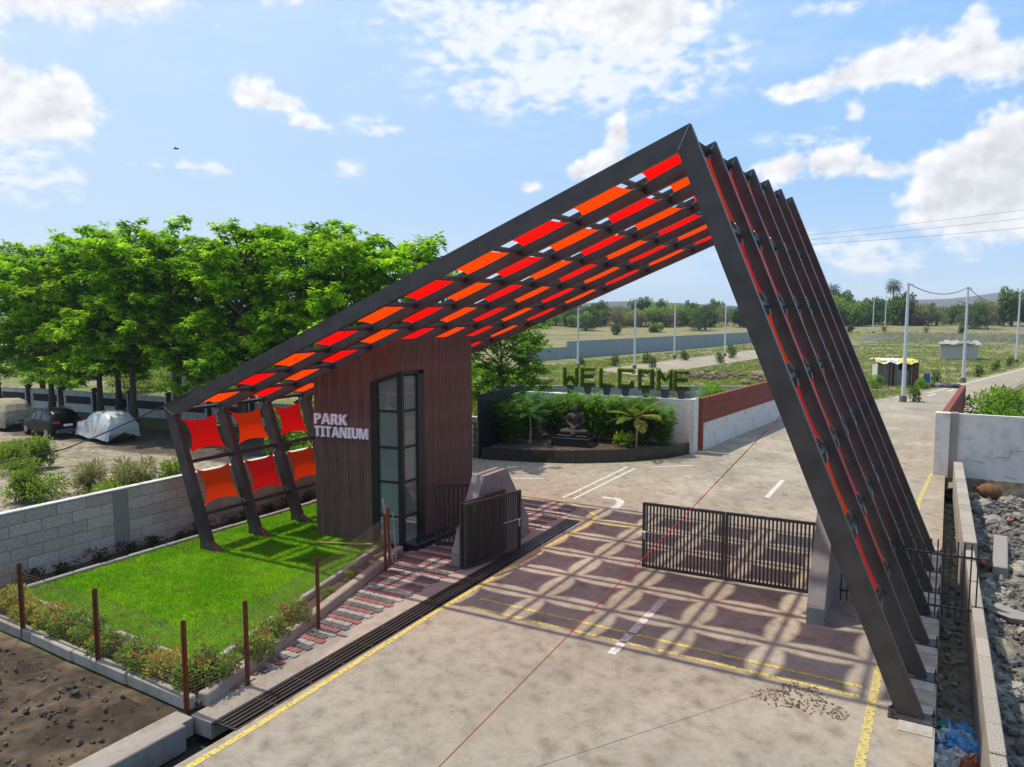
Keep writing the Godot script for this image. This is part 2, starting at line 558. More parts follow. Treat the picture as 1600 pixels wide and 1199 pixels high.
func land_color(x: float, z: float) -> Color:
	var n := noise(x, z, 9.0)
	var n2 := noise(x + 40.0, z, 45.0)
	var grass := Color(0.19, 0.245, 0.055)
	var tan_ := Color(0.36, 0.30, 0.18)
	var c := grass.lerp(tan_, smoothstep(-0.1, 0.35, n * 0.8 + n2 * 0.5))
	if x > 0.05 and z > -40.1:
		c = Color(0.21, 0.195, 0.18).lerp(Color(0.26, 0.205, 0.14), smoothstep(0.0, 0.4, n2 + n))
	elif x > -11.9 and x < -10.7 and z > -25.5:
		c = Color(0.06, 0.05, 0.04)
	elif z > -9.3 and x < -11.0:
		c = Color(0.075, 0.05, 0.035).lerp(Color(0.165, 0.115, 0.075), smoothstep(-0.15, 0.4, n2 + n * 0.5))
	elif x < -23.0 and z > -31.5:
		var edge := -14.0 + (x + 30.0) * 0.33 + n2 * 1.5
		if z > maxf(edge, -22.0):
			c = Color(0.22, 0.18, 0.12).lerp(Color(0.13, 0.17, 0.05), smoothstep(-0.1, 0.3, n2))
		elif z > -25.6 + n2 * 0.8:
			c = Color(0.43, 0.37, 0.30).lerp(Color(0.33, 0.275, 0.22), smoothstep(0.0, 0.4, n2 + n * 0.5))
		else:
			c = Color(0.10, 0.075, 0.055).lerp(Color(0.16, 0.12, 0.09), smoothstep(0.0, 0.4, n2))
	elif z < -60.0:
		var far := sqrt(x * x + z * z)
		var side := x + z * 0.13
		if side < -46.0 and z < -100.0: # the fallow field behind the grey wall
			if z < -125.0 - (x + 50.0) * 3.2:
				c = Color(0.36, 0.30, 0.15).lerp(Color(0.20, 0.23, 0.07), smoothstep(0.0, 0.4, n + n2 * 0.8))
		elif far > 200.0 and far < 236.0 and x > -40.0:
			c = Color(0.17, 0.165, 0.16)
		elif far >= 236.0 and x > -50.0 and far < 320.0:
			c = Color(0.34, 0.30, 0.16).lerp(Color(0.19, 0.22, 0.07), smoothstep(0.0, 0.35, n2 + n * 0.5))
		if far > 330.0:
			c = c.lerp(Color(0.10, 0.12, 0.055), smoothstep(330.0, 420.0, far))
	return c

func axis(parts: Array) -> PackedFloat32Array: # [from, to, step] runs and single values
	var o := PackedFloat32Array()
	for p in parts:
		if p is Array:
			var k: float = p[0]
			while k <= p[1] + 0.001:
				o.append(k)
				k += p[2]
		else:
			o.append(p)
	return o

func make_land() -> void:
	gn.seed = 5
	gn.frequency = 0.01
	gn.fractal_octaves = 4
	var xs := axis([-2600, -1500, -900, -600, -430, -340, -280, -240, [-210, -110, 10], [-105, -70, 5], [-68, -24, 1], [-23, -12, 0.25], -11.90, -11.87, -10.80, -10.78, [-10, 0, 2], 0.085, 0.0951, 0.3, 0.55, 0.77, 0.79, [1.0, 6.0, 0.25], [7, 15, 1], [18, 60, 3], [70, 150, 10], 200, 280, 400, 650, 1000, 1600, 2600])
	var zs := axis([-2900, -2000, -1400, -1000, -800, -650, -560, -500, [-460, -340, 10], [-335, -70, 3], [-68, -42, 2], -40.1, -39.95, [-39, -32, 1], [-31, -9, 0.5], [-8.75, -3, 0.25], [-2.5, 3, 0.5], [5, 15, 2], 30, 30.1, 80])
	var g := Geo.new()
	var pts := []
	for z in zs:
		var row := []
		for x in xs:
			row.append([Vector3(x, land_y(x, z), z), land_color(x, z)])
		pts.append(row)
	for j in zs.size() - 1:
		for i in xs.size() - 1:
			var a: Array = pts[j + 1][i]
			var b: Array = pts[j + 1][i + 1]
			var d: Array = pts[j][i + 1]
			var e: Array = pts[j][i]
			g.col = a[1].lerp(d[1], 0.5)
			var s := g.c.size()
			g.quad(a[0], b[0], d[0], e[0])
			g.c[s] = a[1]; g.c[s + 1] = d[1]; g.c[s + 2] = b[1]
			g.c[s + 3] = a[1]; g.c[s + 4] = e[1]; g.c[s + 5] = d[1]
	struct("ground", g, M.land)

func concrete_color(x: float, z: float) -> Color:
	var c := Color(0.35, 0.305, 0.237)
	var a := noise(x, z, 16.0)
	var b := noise(x * 0.7 + z * 0.25 + 60.0, z * 2.4, 30.0)
	var e := noise(x + 300.0, z + 50.0, 70.0)
	c = c.lerp(Color(0.31, 0.27, 0.215), smoothstep(-0.1, 0.45, a + b * 0.5 + e * 0.25))
	c = c.lerp(Color(0.46, 0.405, 0.325), smoothstep(0.0, 0.5, -a + b * 0.6) * 0.7)
	if z > -21.0:
		c = c.lerp(Color(0.315, 0.29, 0.245), clampf((z + 21.0) / 9.0, 0.0, 1.0) * 0.8)
	for lane: float in [-8.7, -7.1, -4.9, -3.3, -8.2, -6.7]: # tyre tracks
		var bend: float = 0.0 if z > -24.0 else pow((-24.0 - z) * 0.12, 2.0) * (-0.9 if lane < -6.9 and lane > -8.5 else 0.3)
		var wob := noise(lane * 9.0, z, 10.0) * 1.4 + bend
		var k := exp(-pow((x - lane - wob) / 0.17, 2.0)) * (0.55 + noise(lane, z, 50.0) * 1.6)
		c = c.lerp(Color(0.20, 0.175, 0.14), clampf(k * 0.42, 0.0, 0.5))
	for q: Vector3 in [Vector3(-3.0, -33.0, 6.4), Vector3(-3.0, -33.0, 7.9), Vector3(-10.0, -38.5, 8.2)]: # turning marks
		var r := absf(Vector2(x - q.x, z - q.y).length() - q.z)
		c = c.lerp(Color(0.18, 0.155, 0.125), clampf(exp(-pow(r / 0.13, 2.0)) * (0.25 + noise(x, z, 60.0)) * 0.6, 0.0, 0.4))
	if x > -0.6 or x < -10.3: # dust at the edges
		c = c.lerp(Color(0.36, 0.30, 0.22), 0.4 + noise(x, z, 90.0) * 0.8)
	var spot := smoothstep(0.33, 0.46, noise(x + 200.0, z - 90.0, 210.0))
	c = c.lerp(Color(0.15, 0.115, 0.085), spot * 0.55)
	return Color(c.r, c.g, c.b, 1.0)

func concrete_sheet(called: String, poly: PackedVector2Array, y: float, step: float) -> void:
	var g := Geo.new()
	if Geometry2D.is_polygon_clockwise(poly):
		poly.reverse()
	var lo := poly[0]
	var hi := poly[0]
	for p in poly:
		lo = lo.min(p)
		hi = hi.max(p)
	var nx := int(ceil((hi.x - lo.x) / step))
	var nz := int(ceil((hi.y - lo.y) / step))
	for i in nx:
		for j in nz:
			var cell := PackedVector2Array([lo + Vector2(i, j) * step, lo + Vector2(i + 1, j) * step, lo + Vector2(i + 1, j + 1) * step, lo + Vector2(i, j + 1) * step])
			if Geometry2D.is_polygon_clockwise(cell):
				cell.reverse()
			for piece in Geometry2D.intersect_polygons(cell, poly):
				for k in range(1, piece.size() - 1):
					var s := g.c.size()
					g.face([Vector3(piece[0].x, y, piece[0].y), Vector3(piece[k].x, y, piece[k].y), Vector3(piece[k + 1].x, y, piece[k + 1].y)], Vector3(piece[0].x, y - 1.0, piece[0].y))
					for q in range(s, g.c.size()):
						g.c[q] = concrete_color(g.v[q].x, g.v[q].z)
	struct(called, g, M.concrete)

func stripe(pts: Array, w: float, c: Color, y := 0.006) -> void: # a painted line
	var g := Geo.new()
	g.col = c
	for i in pts.size() - 1:
		var a: Vector2 = pts[i]
		var b: Vector2 = pts[i + 1]
		var sd := (b - a).normalized().orthogonal() * w * 0.5
		var s0 := sd
		var s1 := sd
		if i > 0:
			s0 = ((b - a).normalized() + (a - pts[i - 1]).normalized()).normalized().orthogonal() * w * 0.5
		if i < pts.size() - 2:
			s1 = ((b - a).normalized() + (pts[i + 2] - b).normalized()).normalized().orthogonal() * w * 0.5
		g.face([Vector3(a.x - s0.x, y, a.y - s0.y), Vector3(a.x + s0.x, y, a.y + s0.y), Vector3(b.x + s1.x, y, b.y + s1.y), Vector3(b.x - s1.x, y, b.y - s1.y)], Vector3(a.x, y - 1.0, a.y))
	struct("road_marking", g, M.paint)

func make_roads() -> void:
	concrete_sheet("road", PackedVector2Array([Vector2(-10.84, 5), Vector2(-10.84, -9.0), Vector2(-11.21, -24.7), Vector2(-11.75, -24.7), Vector2(-14.9, -24.7), Vector2(-14.9, -23.2), Vector2(-23, -23.2), Vector2(-23, -41), Vector2(-11.4, -41), Vector2(-11.4, -56), Vector2(-0.05, -56), Vector2(-0.05, -40), Vector2(0.085, -40), Vector2(0.085, 5)]), 0.0, 0.22)
	concrete_sheet("road", PackedVector2Array([Vector2(-14, -56), Vector2(-13, -64), Vector2(-6, -70), Vector2(-2.4, -80), Vector2(8.8, -124), Vector2(16, -160), Vector2(30, -200), Vector2(36, -198), Vector2(20, -150), Vector2(9, -108), Vector2(1, -63), Vector2(-0.05, -56)]), 0.0, 1.5)
	concrete_sheet("lane", PackedVector2Array([Vector2(-39.5, -91), Vector2(-33.5, -152), Vector2(-20, -215), Vector2(-12, -215), Vector2(-26.5, -127), Vector2(-31, -85)]), 0.0, 2.0)
	concrete_sheet("lane", PackedVector2Array([Vector2(-30, -178), Vector2(40, -190), Vector2(40, -194), Vector2(-30, -184)]), 0.35, 3.0)
	var yl := Color(0.60, 0.49, 0.14)
	var wt := Color(0.66, 0.65, 0.62)
	stripe([Vector2(-10.5, 4), Vector2(-10.62, -9.3), Vector2(-10.88, -15), Vector2(-10.96, -21), Vector2(-10.82, -23.5), Vector2(-10.78, -24.6), Vector2(-11.05, -25.6), Vector2(-11.8, -26.4), Vector2(-13.1, -27.0), Vector2(-14.9, -26.7)], 0.14, yl)
	stripe([Vector2(-10.4, -15.95), Vector2(-1.2, -15.85)], 0.12, yl)
	stripe([Vector2(-10.4, -16.55), Vector2(-1.2, -16.3)], 0.12, yl)
	stripe([Vector2(-10.5, -24.75), Vector2(-7.5, -24.95)], 0.12, yl, 0.008)
	stripe([Vector2(-10.5, -25.2), Vector2(-7.5, -25.4)], 0.10, yl, 0.008)
	stripe([Vector2(-0.95, 4), Vector2(-0.98, -17), Vector2(-0.8, -30), Vector2(-0.78, -34), Vector2(-0.45, -40.2)], 0.17, Color(0.52, 0.44, 0.17))
	for z: float in [-4.5, -15.2, -31.6, -47.0]:
		stripe([Vector2(-6.15, z), Vector2(-6.2, z - 3.7)], 0.2, wt)
	stripe([Vector2(-13.3, -27.5), Vector2(-13.3, -34.6)], 0.14, wt)
	stripe([Vector2(-12.85, -27.5), Vector2(-12.85, -34.5)], 0.14, wt)
	stripe([Vector2(-17.3, -29.4), Vector2(-15.6, -30.3)], 0.16, wt)
	stripe([Vector2(-12.3, -35.2), Vector2(-10.6, -36.6)], 0.16, wt)
	stripe([Vector2(-11.3, -41.2), Vector2(-11.1, -56)], 0.14, yl)
	stripe([Vector2(-20.2, -32.5), Vector2(-17.9, -33.0), Vector2(-15.8, -33.9), Vector2(-13.6, -35.4), Vector2(-12.1, -37.3), Vector2(-11.2, -40.4)], 0.1, yl)
	# bent white arrow
	stripe([Vector2(-11.95, -28.35), Vector2(-11.35, -28.4), Vector2(-11.05, -28.1), Vector2(-10.9, -27.6), Vector2(-10.85, -26.8)], 0.3, wt)
	for k in 3:
		stripe([Vector2(-3.0 + k * 1.5, -72.0 - k * 5.5), Vector2(-2.4 + k * 1.5, -74.5 - k * 5.5)], 0.3, wt)
	stripe([Vector2(-1.6, -80), Vector2(9.5, -124)], 0.2, wt)
	R.seed = 71
	for k in 9: # fine cracks in the concrete
		var cr := [Vector2(R.randf_range(-9.5, -2.0), R.randf_range(-38.0, -8.0))]
		var ca := R.randf() * TAU
		for i in 9:
			ca += R.randf_range(-0.55, 0.55)
			cr.append(cr[-1] + Vector2(cos(ca), sin(ca)) * R.randf_range(0.15, 0.4))
		stripe(cr, 0.018, Color(0.19, 0.16, 0.125), 0.003)
	# leaf litter stain left on the concrete
	var st := Geo.new()
	R.seed = 77
	for k in 300:
		var a := R.randf() * TAU
		var r := sqrt(R.randf()) * 0.55 * (1.0 + 0.3 * sin(a * 3.0))
		if R.randf() < smoothstep(0.0, 0.25, r) :
			st.col = Color(0.075, 0.035, 0.02).lerp(Color(0.13, 0.07, 0.035), R.randf())
			st.leaf(Vector3(-2.2 + cos(a) * r * 1.4, 0.008 + R.randf() * 0.01, -15.15 + sin(a) * r), Vector3(cos(a * 7.0), 0.1, sin(a * 7.0)), Vector3.UP, 0.055, 0.035)
	var s := top("leaf_litter", st, M.any)
	s.set_meta("kind", "stuff")
	tag(s, "patch of reddish-brown leaf litter on the concrete near the front right canopy foot", "leaf litter")

# ---------- the gate canopy
const FZ := 1.885
func fz(i: int) -> float:
	return -15.4 - FZ * i

func panel_mesh(w: float, l: float, hollow: float) -> ArrayMesh: # a tensioned square with hollowed edges, w along z, l along x
	var g := Geo.new()
	var n := 10
	var p := []
	for i in n + 1:
		var row := []
		for j in n + 1:
			var u := i * 2.0 / n - 1.0
			var t := j * 2.0 / n - 1.0
			var x := u * l * 0.5 * (1.0 - hollow * (1.0 - t * t) * absf(u))
			var z := t * w * 0.5 * (1.0 - hollow * (1.0 - u * u) * absf(t))
			row.append(Vector3(x, (u * u - t * t) * 0.045 * hollow / 0.17, z))
		p.append(row)
	for i in n:
		for j in n:
			var q := []
			for k: Vector2i in [Vector2i(i, j), Vector2i(i, j + 1), Vector2i(i + 1, j + 1), Vector2i(i + 1, j)]:
				q.append(p[k.x][k.y])
			g.quad(q[0], q[1], q[2], q[3])
	for i in g.n.size():
		var u := g.v[i].x / (l * 0.5)
		var t := g.v[i].z / (w * 0.5)
		g.n[i] = Vector3(-u * 0.15, 1, t * 0.15).normalized()
	return g.mesh()

func cord_mesh(w: float, l: float, cw: float, cl: float) -> ArrayMesh: # the four short cords from the corners to the frame
	var g := Geo.new()
	for sx: float in [-1.0, 1.0]:
		for sz: float in [-1.0, 1.0]:
			var a := Vector3(sx * l * 0.5, 0, sz * w * 0.5)
			var b := Vector3(sx * cl * 0.5, 0, sz * cw * 0.5)
			g.tube([a - (b - a) * 0.1, a.lerp(b, 0.35), a.lerp(b, 0.55), b], [0.012, 0.012, 0.02, 0.010], 5)
	return g.mesh()

func make_canopy() -> void:
	var t := thing("gate_canopy", "dark brown steel gate canopy of seven bent frames with red and orange fabric squares", "gate canopy")
	var A := Vector2(-19.90, 0.42)
	var B := Vector2(-21.40, 4.51)
	var C := Vector2(-4.70, 11.24)
	var D := Vector2(-0.07, 0.02)
	var lx := 0.42 # widths of the members measured level or plumb
	var by := 0.435
	var rx := 0.46
	var dl := (B - A).normalized()
	var db := (C - B).normalized()
	var dr := (D - C).normalized()
	var B2: Vector2 = Geometry2D.line_intersects_line(A + Vector2(lx, 0), dl, B - Vector2(0, by), db)
	var C2: Vector2 = Geometry2D.line_intersects_line(C - Vector2(0, by), db, D - Vector2(rx, 0), dr)
	var shapes := {}
	var lg := Geo.new()
	var wl := 0.20
	lg.prism(PackedVector2Array([A, A + Vector2(lx, 0), B2, B]), Transform3D(), wl)
	var ft := Geo.new() # flared foot
	ft.prism(PackedVector2Array([A + Vector2(0.0, 0.0), A + Vector2(lx, 0.0), Vector2(-18.98, 0.12), Vector2(-19.86, 0.12)]), Transform3D(Basis(), Vector3(0, 0, 0.004)), wl + 0.008)
	ft.box(Vector3(-19.42, 0.10, -wl * 0.5), Vector3(1.0, 0.04, 0.34))
	for s: float in [-1.0, 1.0]:
		ft.face([Vector3(-19.86, 0.12, -wl * 0.5 + s * 0.14), Vector3(-18.98, 0.12, -wl * 0.5 + s * 0.14), Vector3(-19.48, 0.42, -wl * 0.5 + s * 0.1), Vector3(-19.9, 0.42, -wl * 0.5 + s * 0.1)], Vector3(-19.4, 0.2, -wl * 0.5))
	var bm := Geo.new()
	bm.prism(PackedVector2Array([B, C, C2, B2]), Transform3D(), 0.15)
	var rl := Geo.new()
	rl.prism(PackedVector2Array([C, D, D - Vector2(rx, 0), C2]), Transform3D(), 0.15)
	var wd := Geo.new() # weld seam across the mitre
	wd.bar(Vector3(C.x, C.y, 0.004).lerp(Vector3(C2.x, C2.y, 0.004), 0.06), Vector3(C2.x, C2.y, 0.004).lerp(Vector3(C.x, C.y, 0.004), 0.06), 0.012, 0.008)
	var wd2 := Geo.new()
	wd2.bar(Vector3(B.x, B.y, 0.004).lerp(Vector3(B2.x, B2.y, 0.004), 0.06), Vector3(B2.x, B2.y, 0.004).lerp(Vector3(B.x, B.y, 0.004), 0.06), 0.012, 0.008)
	var bp := Geo.new() # base plate with bolts
	bp.box(Vector3(-0.29, 0.035, -0.075), Vector3(0.8, 0.03, 0.42), Basis(), 0.006)
	var bo := Geo.new()
	bo.tube([Vector3(0, 0.04, 0), Vector3(0, 0.16, 0)], [0.016, 0.016], 6)
	bo.tube([Vector3(0, 0.05, 0), Vector3(0, 0.085, 0)], [0.035, 0.035], 6)
	shapes = {"leg": [lg.mesh(), rl.mesh()], "beam": bm.mesh(), "weld": wd.mesh(), "weld2": wd2.mesh(), "bolt": bo.mesh(), "plate": bp.mesh(), "foot": ft.mesh()}
	for i in 7:
		var at := Transform3D(Basis(), Vector3(0, 0, fz(i)))
		var l := part("leg", shapes.leg[0], M.frame, t, at)
		part("foot", shapes.foot, M.frame, l)
		var bmm := part("roof_beam", shapes.beam, M.frame, t, at)
		part("weld_seam", shapes.weld, M.steel, bmm)
		part("weld_seam", shapes.weld2, M.steel, bmm)
		var r := part("leg", shapes.leg[1], M.frame, t, at)
		part("base_plate", shapes.plate, M.bar, r)
		for sx: float in [-0.62, 0.06]:
			for sz: float in [-0.23, 0.08]:
				part("bolt", shapes.bolt, M.bar, r, Transform3D(Basis(), Vector3(sx, 0, sz)))
	# mid lines of the members, where bars and fabric are fixed
	var mids := [] # every fixing point round the frame, from the left foot up and over to the right foot
	for y: float in [1.20, 2.80]:
		mids.append(A + dl * ((y - A.y) / dl.y) + Vector2(lx * 0.5, 0))
	mids.append((B + B2) * 0.5 + Vector2(0.02, 0.0))
	for k in range(1, 10):
		var x := -21.15 + 1.645 * k
		mids.append(Vector2(x, B.y + (x - B.x) * db.y / db.x - by * 0.55))
	mids.append((C + C2) * 0.5 + Vector2(-0.02, 0.06))
	for y: float in [9.18, 7.66, 6.17, 4.64, 3.13, 1.66]:
		mids.append(Vector2(C.x + (y - C.y) * dr.x / dr.y - rx * 0.5, y))
	var bar := Geo.new()
	bar.box(Vector3(0, 0, 0), Vector3(0.11, 0.10, FZ - 0.156), Basis(), 0.008)
	for s: float in [-1.0, 1.0]:
		bar.box(Vector3(0, -0.055, s * (FZ - 0.31) * 0.5), Vector3(0.05, 0.10, 0.14), Basis(), 0.006)
	var barm := bar.mesh()
	for i in 6:
		for k in mids.size():
			var d: Vector2 = (mids[mini(k + 1, mids.size() - 1)] - mids[maxi(k - 1, 0)]).normalized()
			var b := Basis(Vector3(d.x, d.y, 0), Vector3(-d.y, d.x, 0), Vector3(0, 0, 1))
			part("cross_bar", barm, M.bar, t, Transform3D(b, Vector3(mids[k].x, mids[k].y, fz(i) - 0.075 - FZ * 0.5)))
	var cache := {}
	for i in 6:
		for k in mids.size() - 1:
			var p: Vector2 = mids[k]
			var q: Vector2 = mids[k + 1]
			var key := "%.2f %d %d" % [p.distance_to(q), int(k >= 12), int(k < 2)]
			var cl := p.distance_to(q) - 0.12
			var cw := FZ - 0.15
			var shrink := 0.30 if k > 1 and k < 12 else (0.34 if k > 1 else 0.42)
			if not cache.has(key):
				cache[key] = [panel_mesh(cw - shrink, cl - shrink, 0.07 if k >= 12 else (0.165 if k > 1 else 0.21)), cord_mesh(cw - shrink, cl - shrink, cw, cl)]
			var d := (q - p).normalized()
			var b := Basis(Vector3(d.x, d.y, 0), Vector3(-d.y, d.x, 0), Vector3(0, 0, 1))
			var m := (p + q) * 0.5 + Vector2(-d.y, d.x) * (0.0 if k < 2 else (0.05 if k < 12 else 0.0))
			var pl := part("fabric_panel", cache[key][0], M.red if (k + i) % 2 == 1 else M.orange, t, Transform3D(b, Vector3(m.x, m.y, fz(i) - 0.075 - FZ * 0.5)))
			part("corner_cords", cache[key][1], M.steel, pl).set_meta("kind", "stuff")

# ---------- the cabin
func ribs(g: Geo, o: Vector3, u: Vector3, nrm: Vector3, u0: float, u1: float, lo: Callable, hi: Callable, pitch: float) -> void: # upright strips with grooves between
	var n := int(round((u1 - u0) / pitch))
	var w := (u1 - u0) / n
	for i in n:
		var tone := 0.88 + 0.26 * R.randf()
		g.col = Color(0.21, 0.122, 0.086).lerp(Color(0.17, 0.105, 0.078), R.randf()) * tone
		g.col.a = 1.0
		var x0 := u0 + w * i
		var xs := [x0, x0 + w * 0.30, x0 + w * 0.40, x0 + w * 0.92, x0 + w]
		var ds := [0.0, 0.0, 0.026, 0.026, 0.0]
		for k in 4:
			var a: Vector3 = o + u * xs[k] + nrm * ds[k]
			var b: Vector3 = o + u * xs[k + 1] + nrm * ds[k + 1]
			var y0: float = lo.call(xs[k])
			var y1: float = lo.call(xs[k + 1])
			var y2: float = hi.call(xs[k + 1])
			var y3: float = hi.call(xs[k])
			g.face([a + Vector3(0, y0, 0), b + Vector3(0, y1, 0), b + Vector3(0, y2, 0), a + Vector3(0, y3, 0)], o + u * (xs[k] + xs[k + 1]) * 0.5 + Vector3(0, (y0 + y2) * 0.5, 0) - nrm)

func make_cabin() -> void:
	R.seed = 21
	var P0 := Vector3(-17.84, 0, -18.32)
	var P1 := Vector3(-14.66, 0, -18.80)
	var P2 := Vector3(-14.66, 0, -22.80)
	var P3 := Vector3(-17.84, 0, -22.80)
	var t := thing("gate_cabin", "tall brown slatted gate cabin with sloping top and glazed corner, under the canopy", "cabin")
	var u := (P1 - P0).normalized()
	var L := P0.distance_to(P1)
	var nf := Vector3(-u.z, 0, u.x)
	if nf.z < 0.0:
		nf = -nf
	var top_f := func(s: float) -> float: return 5.36 + (6.66 - 5.36) * s / L
	var top_r := func(_s: float) -> float: return 6.66
	var zero := func(_s: float) -> float: return 0.0
	var win_u := 2.12 # window from here to the corner, on the front
	var win_w := 1.16 # and so far along the road side
	var win_top := func(s: float) -> float: return 5.30 + 0.36 * (s - win_u) / (L - win_u)
	var wt := func(_s: float) -> float: return 5.66
	var g := Geo.new()
	ribs(g, P0, u, nf, 0.0, win_u, zero, top_f, 0.068)
	ribs(g, P0, u, nf, win_u, L, win_top, top_f, 0.068)
	part("front_cladding", g, M.wood, t).set_meta("kind", "stuff")
	var dz := Vector3(0, 0, -1)
	var g2 := Geo.new()
	ribs(g2, P1, dz, Vector3.RIGHT, 0.0, win_w, wt, top_r, 0.068)
	ribs(g2, P1, dz, Vector3.RIGHT, win_w, 4.0, zero, func(_s: float) -> float: return 3.52, 0.068)
	ribs(g2, P1, dz, Vector3.RIGHT, win_w, 4.0, func(_s: float) -> float: return 3.535, top_r, 0.068)
	part("side_cladding", g2, M.wood, t).set_meta("kind", "stuff")
	var w := Geo.new() # hollow walls behind the cladding, with the window left open
	w.col = Color(0.5, 0.52, 0.5)
	var th := 0.12
	var fr := Transform3D(Basis(u, Vector3.UP, nf), P0 - nf * 0.004)
	w.prism(PackedVector2Array([Vector2(0, 0), Vector2(win_u - 0.01, 0), Vector2(win_u - 0.01, 5.31), Vector2(L - 0.01, 5.67), Vector2(L - 0.01, 6.63), Vector2(0, 5.33)]), fr, th)
	var sr := Transform3D(Basis(Vector3(0, 0, -1), Vector3.UP, Vector3.RIGHT), P1 - Vector3(0.004, 0, 0))
	w.prism(PackedVector2Array([Vector2(win_w + 0.01, 0), Vector2(4, 0), Vector2(4, 6.63), Vector2(0.13, 6.63), Vector2(0.13, 5.68), Vector2(win_w + 0.01, 5.68)]), sr, th)
	part("wall", w, M.inside, t)
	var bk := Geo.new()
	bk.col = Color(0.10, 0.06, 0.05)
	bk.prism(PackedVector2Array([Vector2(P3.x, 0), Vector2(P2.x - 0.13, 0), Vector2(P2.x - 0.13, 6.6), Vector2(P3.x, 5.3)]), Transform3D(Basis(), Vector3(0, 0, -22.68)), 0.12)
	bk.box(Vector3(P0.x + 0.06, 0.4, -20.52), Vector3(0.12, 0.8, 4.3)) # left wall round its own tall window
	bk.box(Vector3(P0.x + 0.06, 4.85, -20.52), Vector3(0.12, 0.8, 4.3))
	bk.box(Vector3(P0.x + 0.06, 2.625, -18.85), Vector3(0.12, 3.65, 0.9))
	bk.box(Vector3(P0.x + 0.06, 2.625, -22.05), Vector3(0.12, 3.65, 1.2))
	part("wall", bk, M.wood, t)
	var rf := Geo.new()
	rf.col = Color(0.18, 0.16, 0.15)
	for k in 2:
		var dy := 0.03 - 0.1 * k
		rf.face([P0 + Vector3(0, 5.3 + dy, 0), P1 + Vector3(-0.14, 6.57 + dy, -0.16), P2 + Vector3(-0.14, 6.57 + dy, 0.12), P3 + Vector3(0, 5.3 + dy, 0.12)], Vector3(-16.2, 5.96 + (-5.0 if k == 0 else 5.0), -20.6))
	part("roof", rf, M.wood, t)
	var fl := Geo.new()
	fl.col = Color(0.36, 0.34, 0.32)
	fl.box(Vector3(-16.2, 0.12, -20.7), Vector3(2.9, 0.2, 3.6))
	part("floor", fl, M.concrete, t)
	var iw := Geo.new() # light inner lining
	iw.col = Color(0.78, 0.82, 0.79)
	iw.box(Vector3(-16.25, 2.7, -22.6), Vector3(2.9, 5.0, 0.06))
	iw.box(Vector3(-17.6, 2.625, -18.95), Vector3(0.06, 3.65, 0.6))
	iw.box(Vector3(-17.6, 2.625, -22.0), Vector3(0.06, 3.65, 1.1))
	iw.box(Vector3(-17.6, 4.66, -20.6), Vector3(0.06, 0.42, 3.8))
	iw.box(Vector3(-17.6, 0.5, -20.6), Vector3(0.06, 0.6, 3.8))
	iw.box(Vector3(-16.25, 4.92, -20.75), Vector3(2.6, 0.06, 3.5))
	part("inner_lining", iw, M.inside, t)
	var sw := Geo.new()
	for y: float in [0.83, 2.6, 4.42]:
		sw.box(Vector3(P0.x + 0.06, y, -20.38), Vector3(0.08, 0.07, 2.13))
	for z: float in [-19.33, -20.38, -21.42]:
		sw.box(Vector3(P0.x + 0.06, 2.625, z), Vector3(0.082, 3.6, 0.06))
	var swn := part("side_window", sw, M.black, t)
	for k in 4:
		var pn := Geo.new()
		pn.box(Vector3(P0.x + 0.06, 1.715 + 1.795 * (k % 2), -19.855 - 1.04 * (k / 2)), Vector3(0.012, 1.7, 0.98))
		part("pane", pn, M.glass, swn)
	# ceiling fan seen through the top panes
	var cf := Geo.new()
	cf.col = Color(0.8, 0.8, 0.78)
	cf.tube([Vector3(-15.75, 4.9, -19.5), Vector3(-15.75, 4.45, -19.5)], [0.025, 0.025], 6)
	cf.lathe(Vector3(-15.75, 4.30, -19.5), [Vector2(0, 0), Vector2(0.12, 0.03), Vector2(0.12, 0.1), Vector2(0.03, 0.16)], 10)
	for k in 3:
		cf.bar(Vector3(-15.75, 4.36, -19.5), Vector3(-15.75, 4.36, -19.5) + Vector3(cos(k * 2.094), 0, sin(k * 2.094)) * 0.6, 0.1, 0.012)
	part("ceiling_fan", cf, M.any, t)
	# the glazed corner
	var bx := Geo.new()
	bx.col = Color(1, 1, 1)
	var win := part("corner_window", bx_frame(P0, P1, u, nf, L, win_u, win_w), M.black, t)
	var rails := [0.12, 1.05, 2.15, 3.25, 4.40]
	for side in 2:
		var o := P0 + u * (win_u + 0.26) if side == 0 else P1 + Vector3(0, 0, -0.17)
		var dd := u if side == 0 else dz
		var len_ := L - win_u - 0.26 - 0.15 if side == 0 else win_w - 0.17 - 0.34
		var nn := nf if side == 0 else Vector3.RIGHT
		for k in rails.size():
			var y0: float = rails[k]
			var y1: float = rails[k + 1] if k < 4 else 5.5
			var pg := Geo.new()
			if k < 4 or side == 1:
				pg.box(o + dd * len_ * 0.5 - nn * 0.06 + Vector3(0, (y0 + y1) * 0.5, 0), Vector3(len_, y1 - y0 - 0.02, 0.012), Basis(dd, Vector3.UP, dd.cross(Vector3.UP)))
			else:
				pg.prism(PackedVector2Array([Vector2(0, y0), Vector2(len_, y0), Vector2(len_, 5.52), Vector2(0, 5.30)]), Transform3D(Basis(dd, Vector3.UP, dd.cross(Vector3.UP)), o - nn * 0.054), 0.012)
			part("pane", pg, M.glass, win)
			var rg := Geo.new()
			rg.box(o + dd * len_ * 0.5 - nn * 0.05 + Vector3(0, y0, 0), Vector3(len_ + 0.02, 0.07, 0.08), Basis(dd, Vector3.UP, dd.cross(Vector3.UP)), 0.008)
			part("glazing_bar", rg, M.black, win)
	var stp := Geo.new()
	stp.box(Vector3(-14.45, 0.1, -20.0), Vector3(0.5, 0.22, 2.2), Basis(), 0.015)
	part("door_step", stp, M.granite, t)
	# lettering standing off the slats
	var sign_ := Node3D.new()
	sign_.name = "sign"
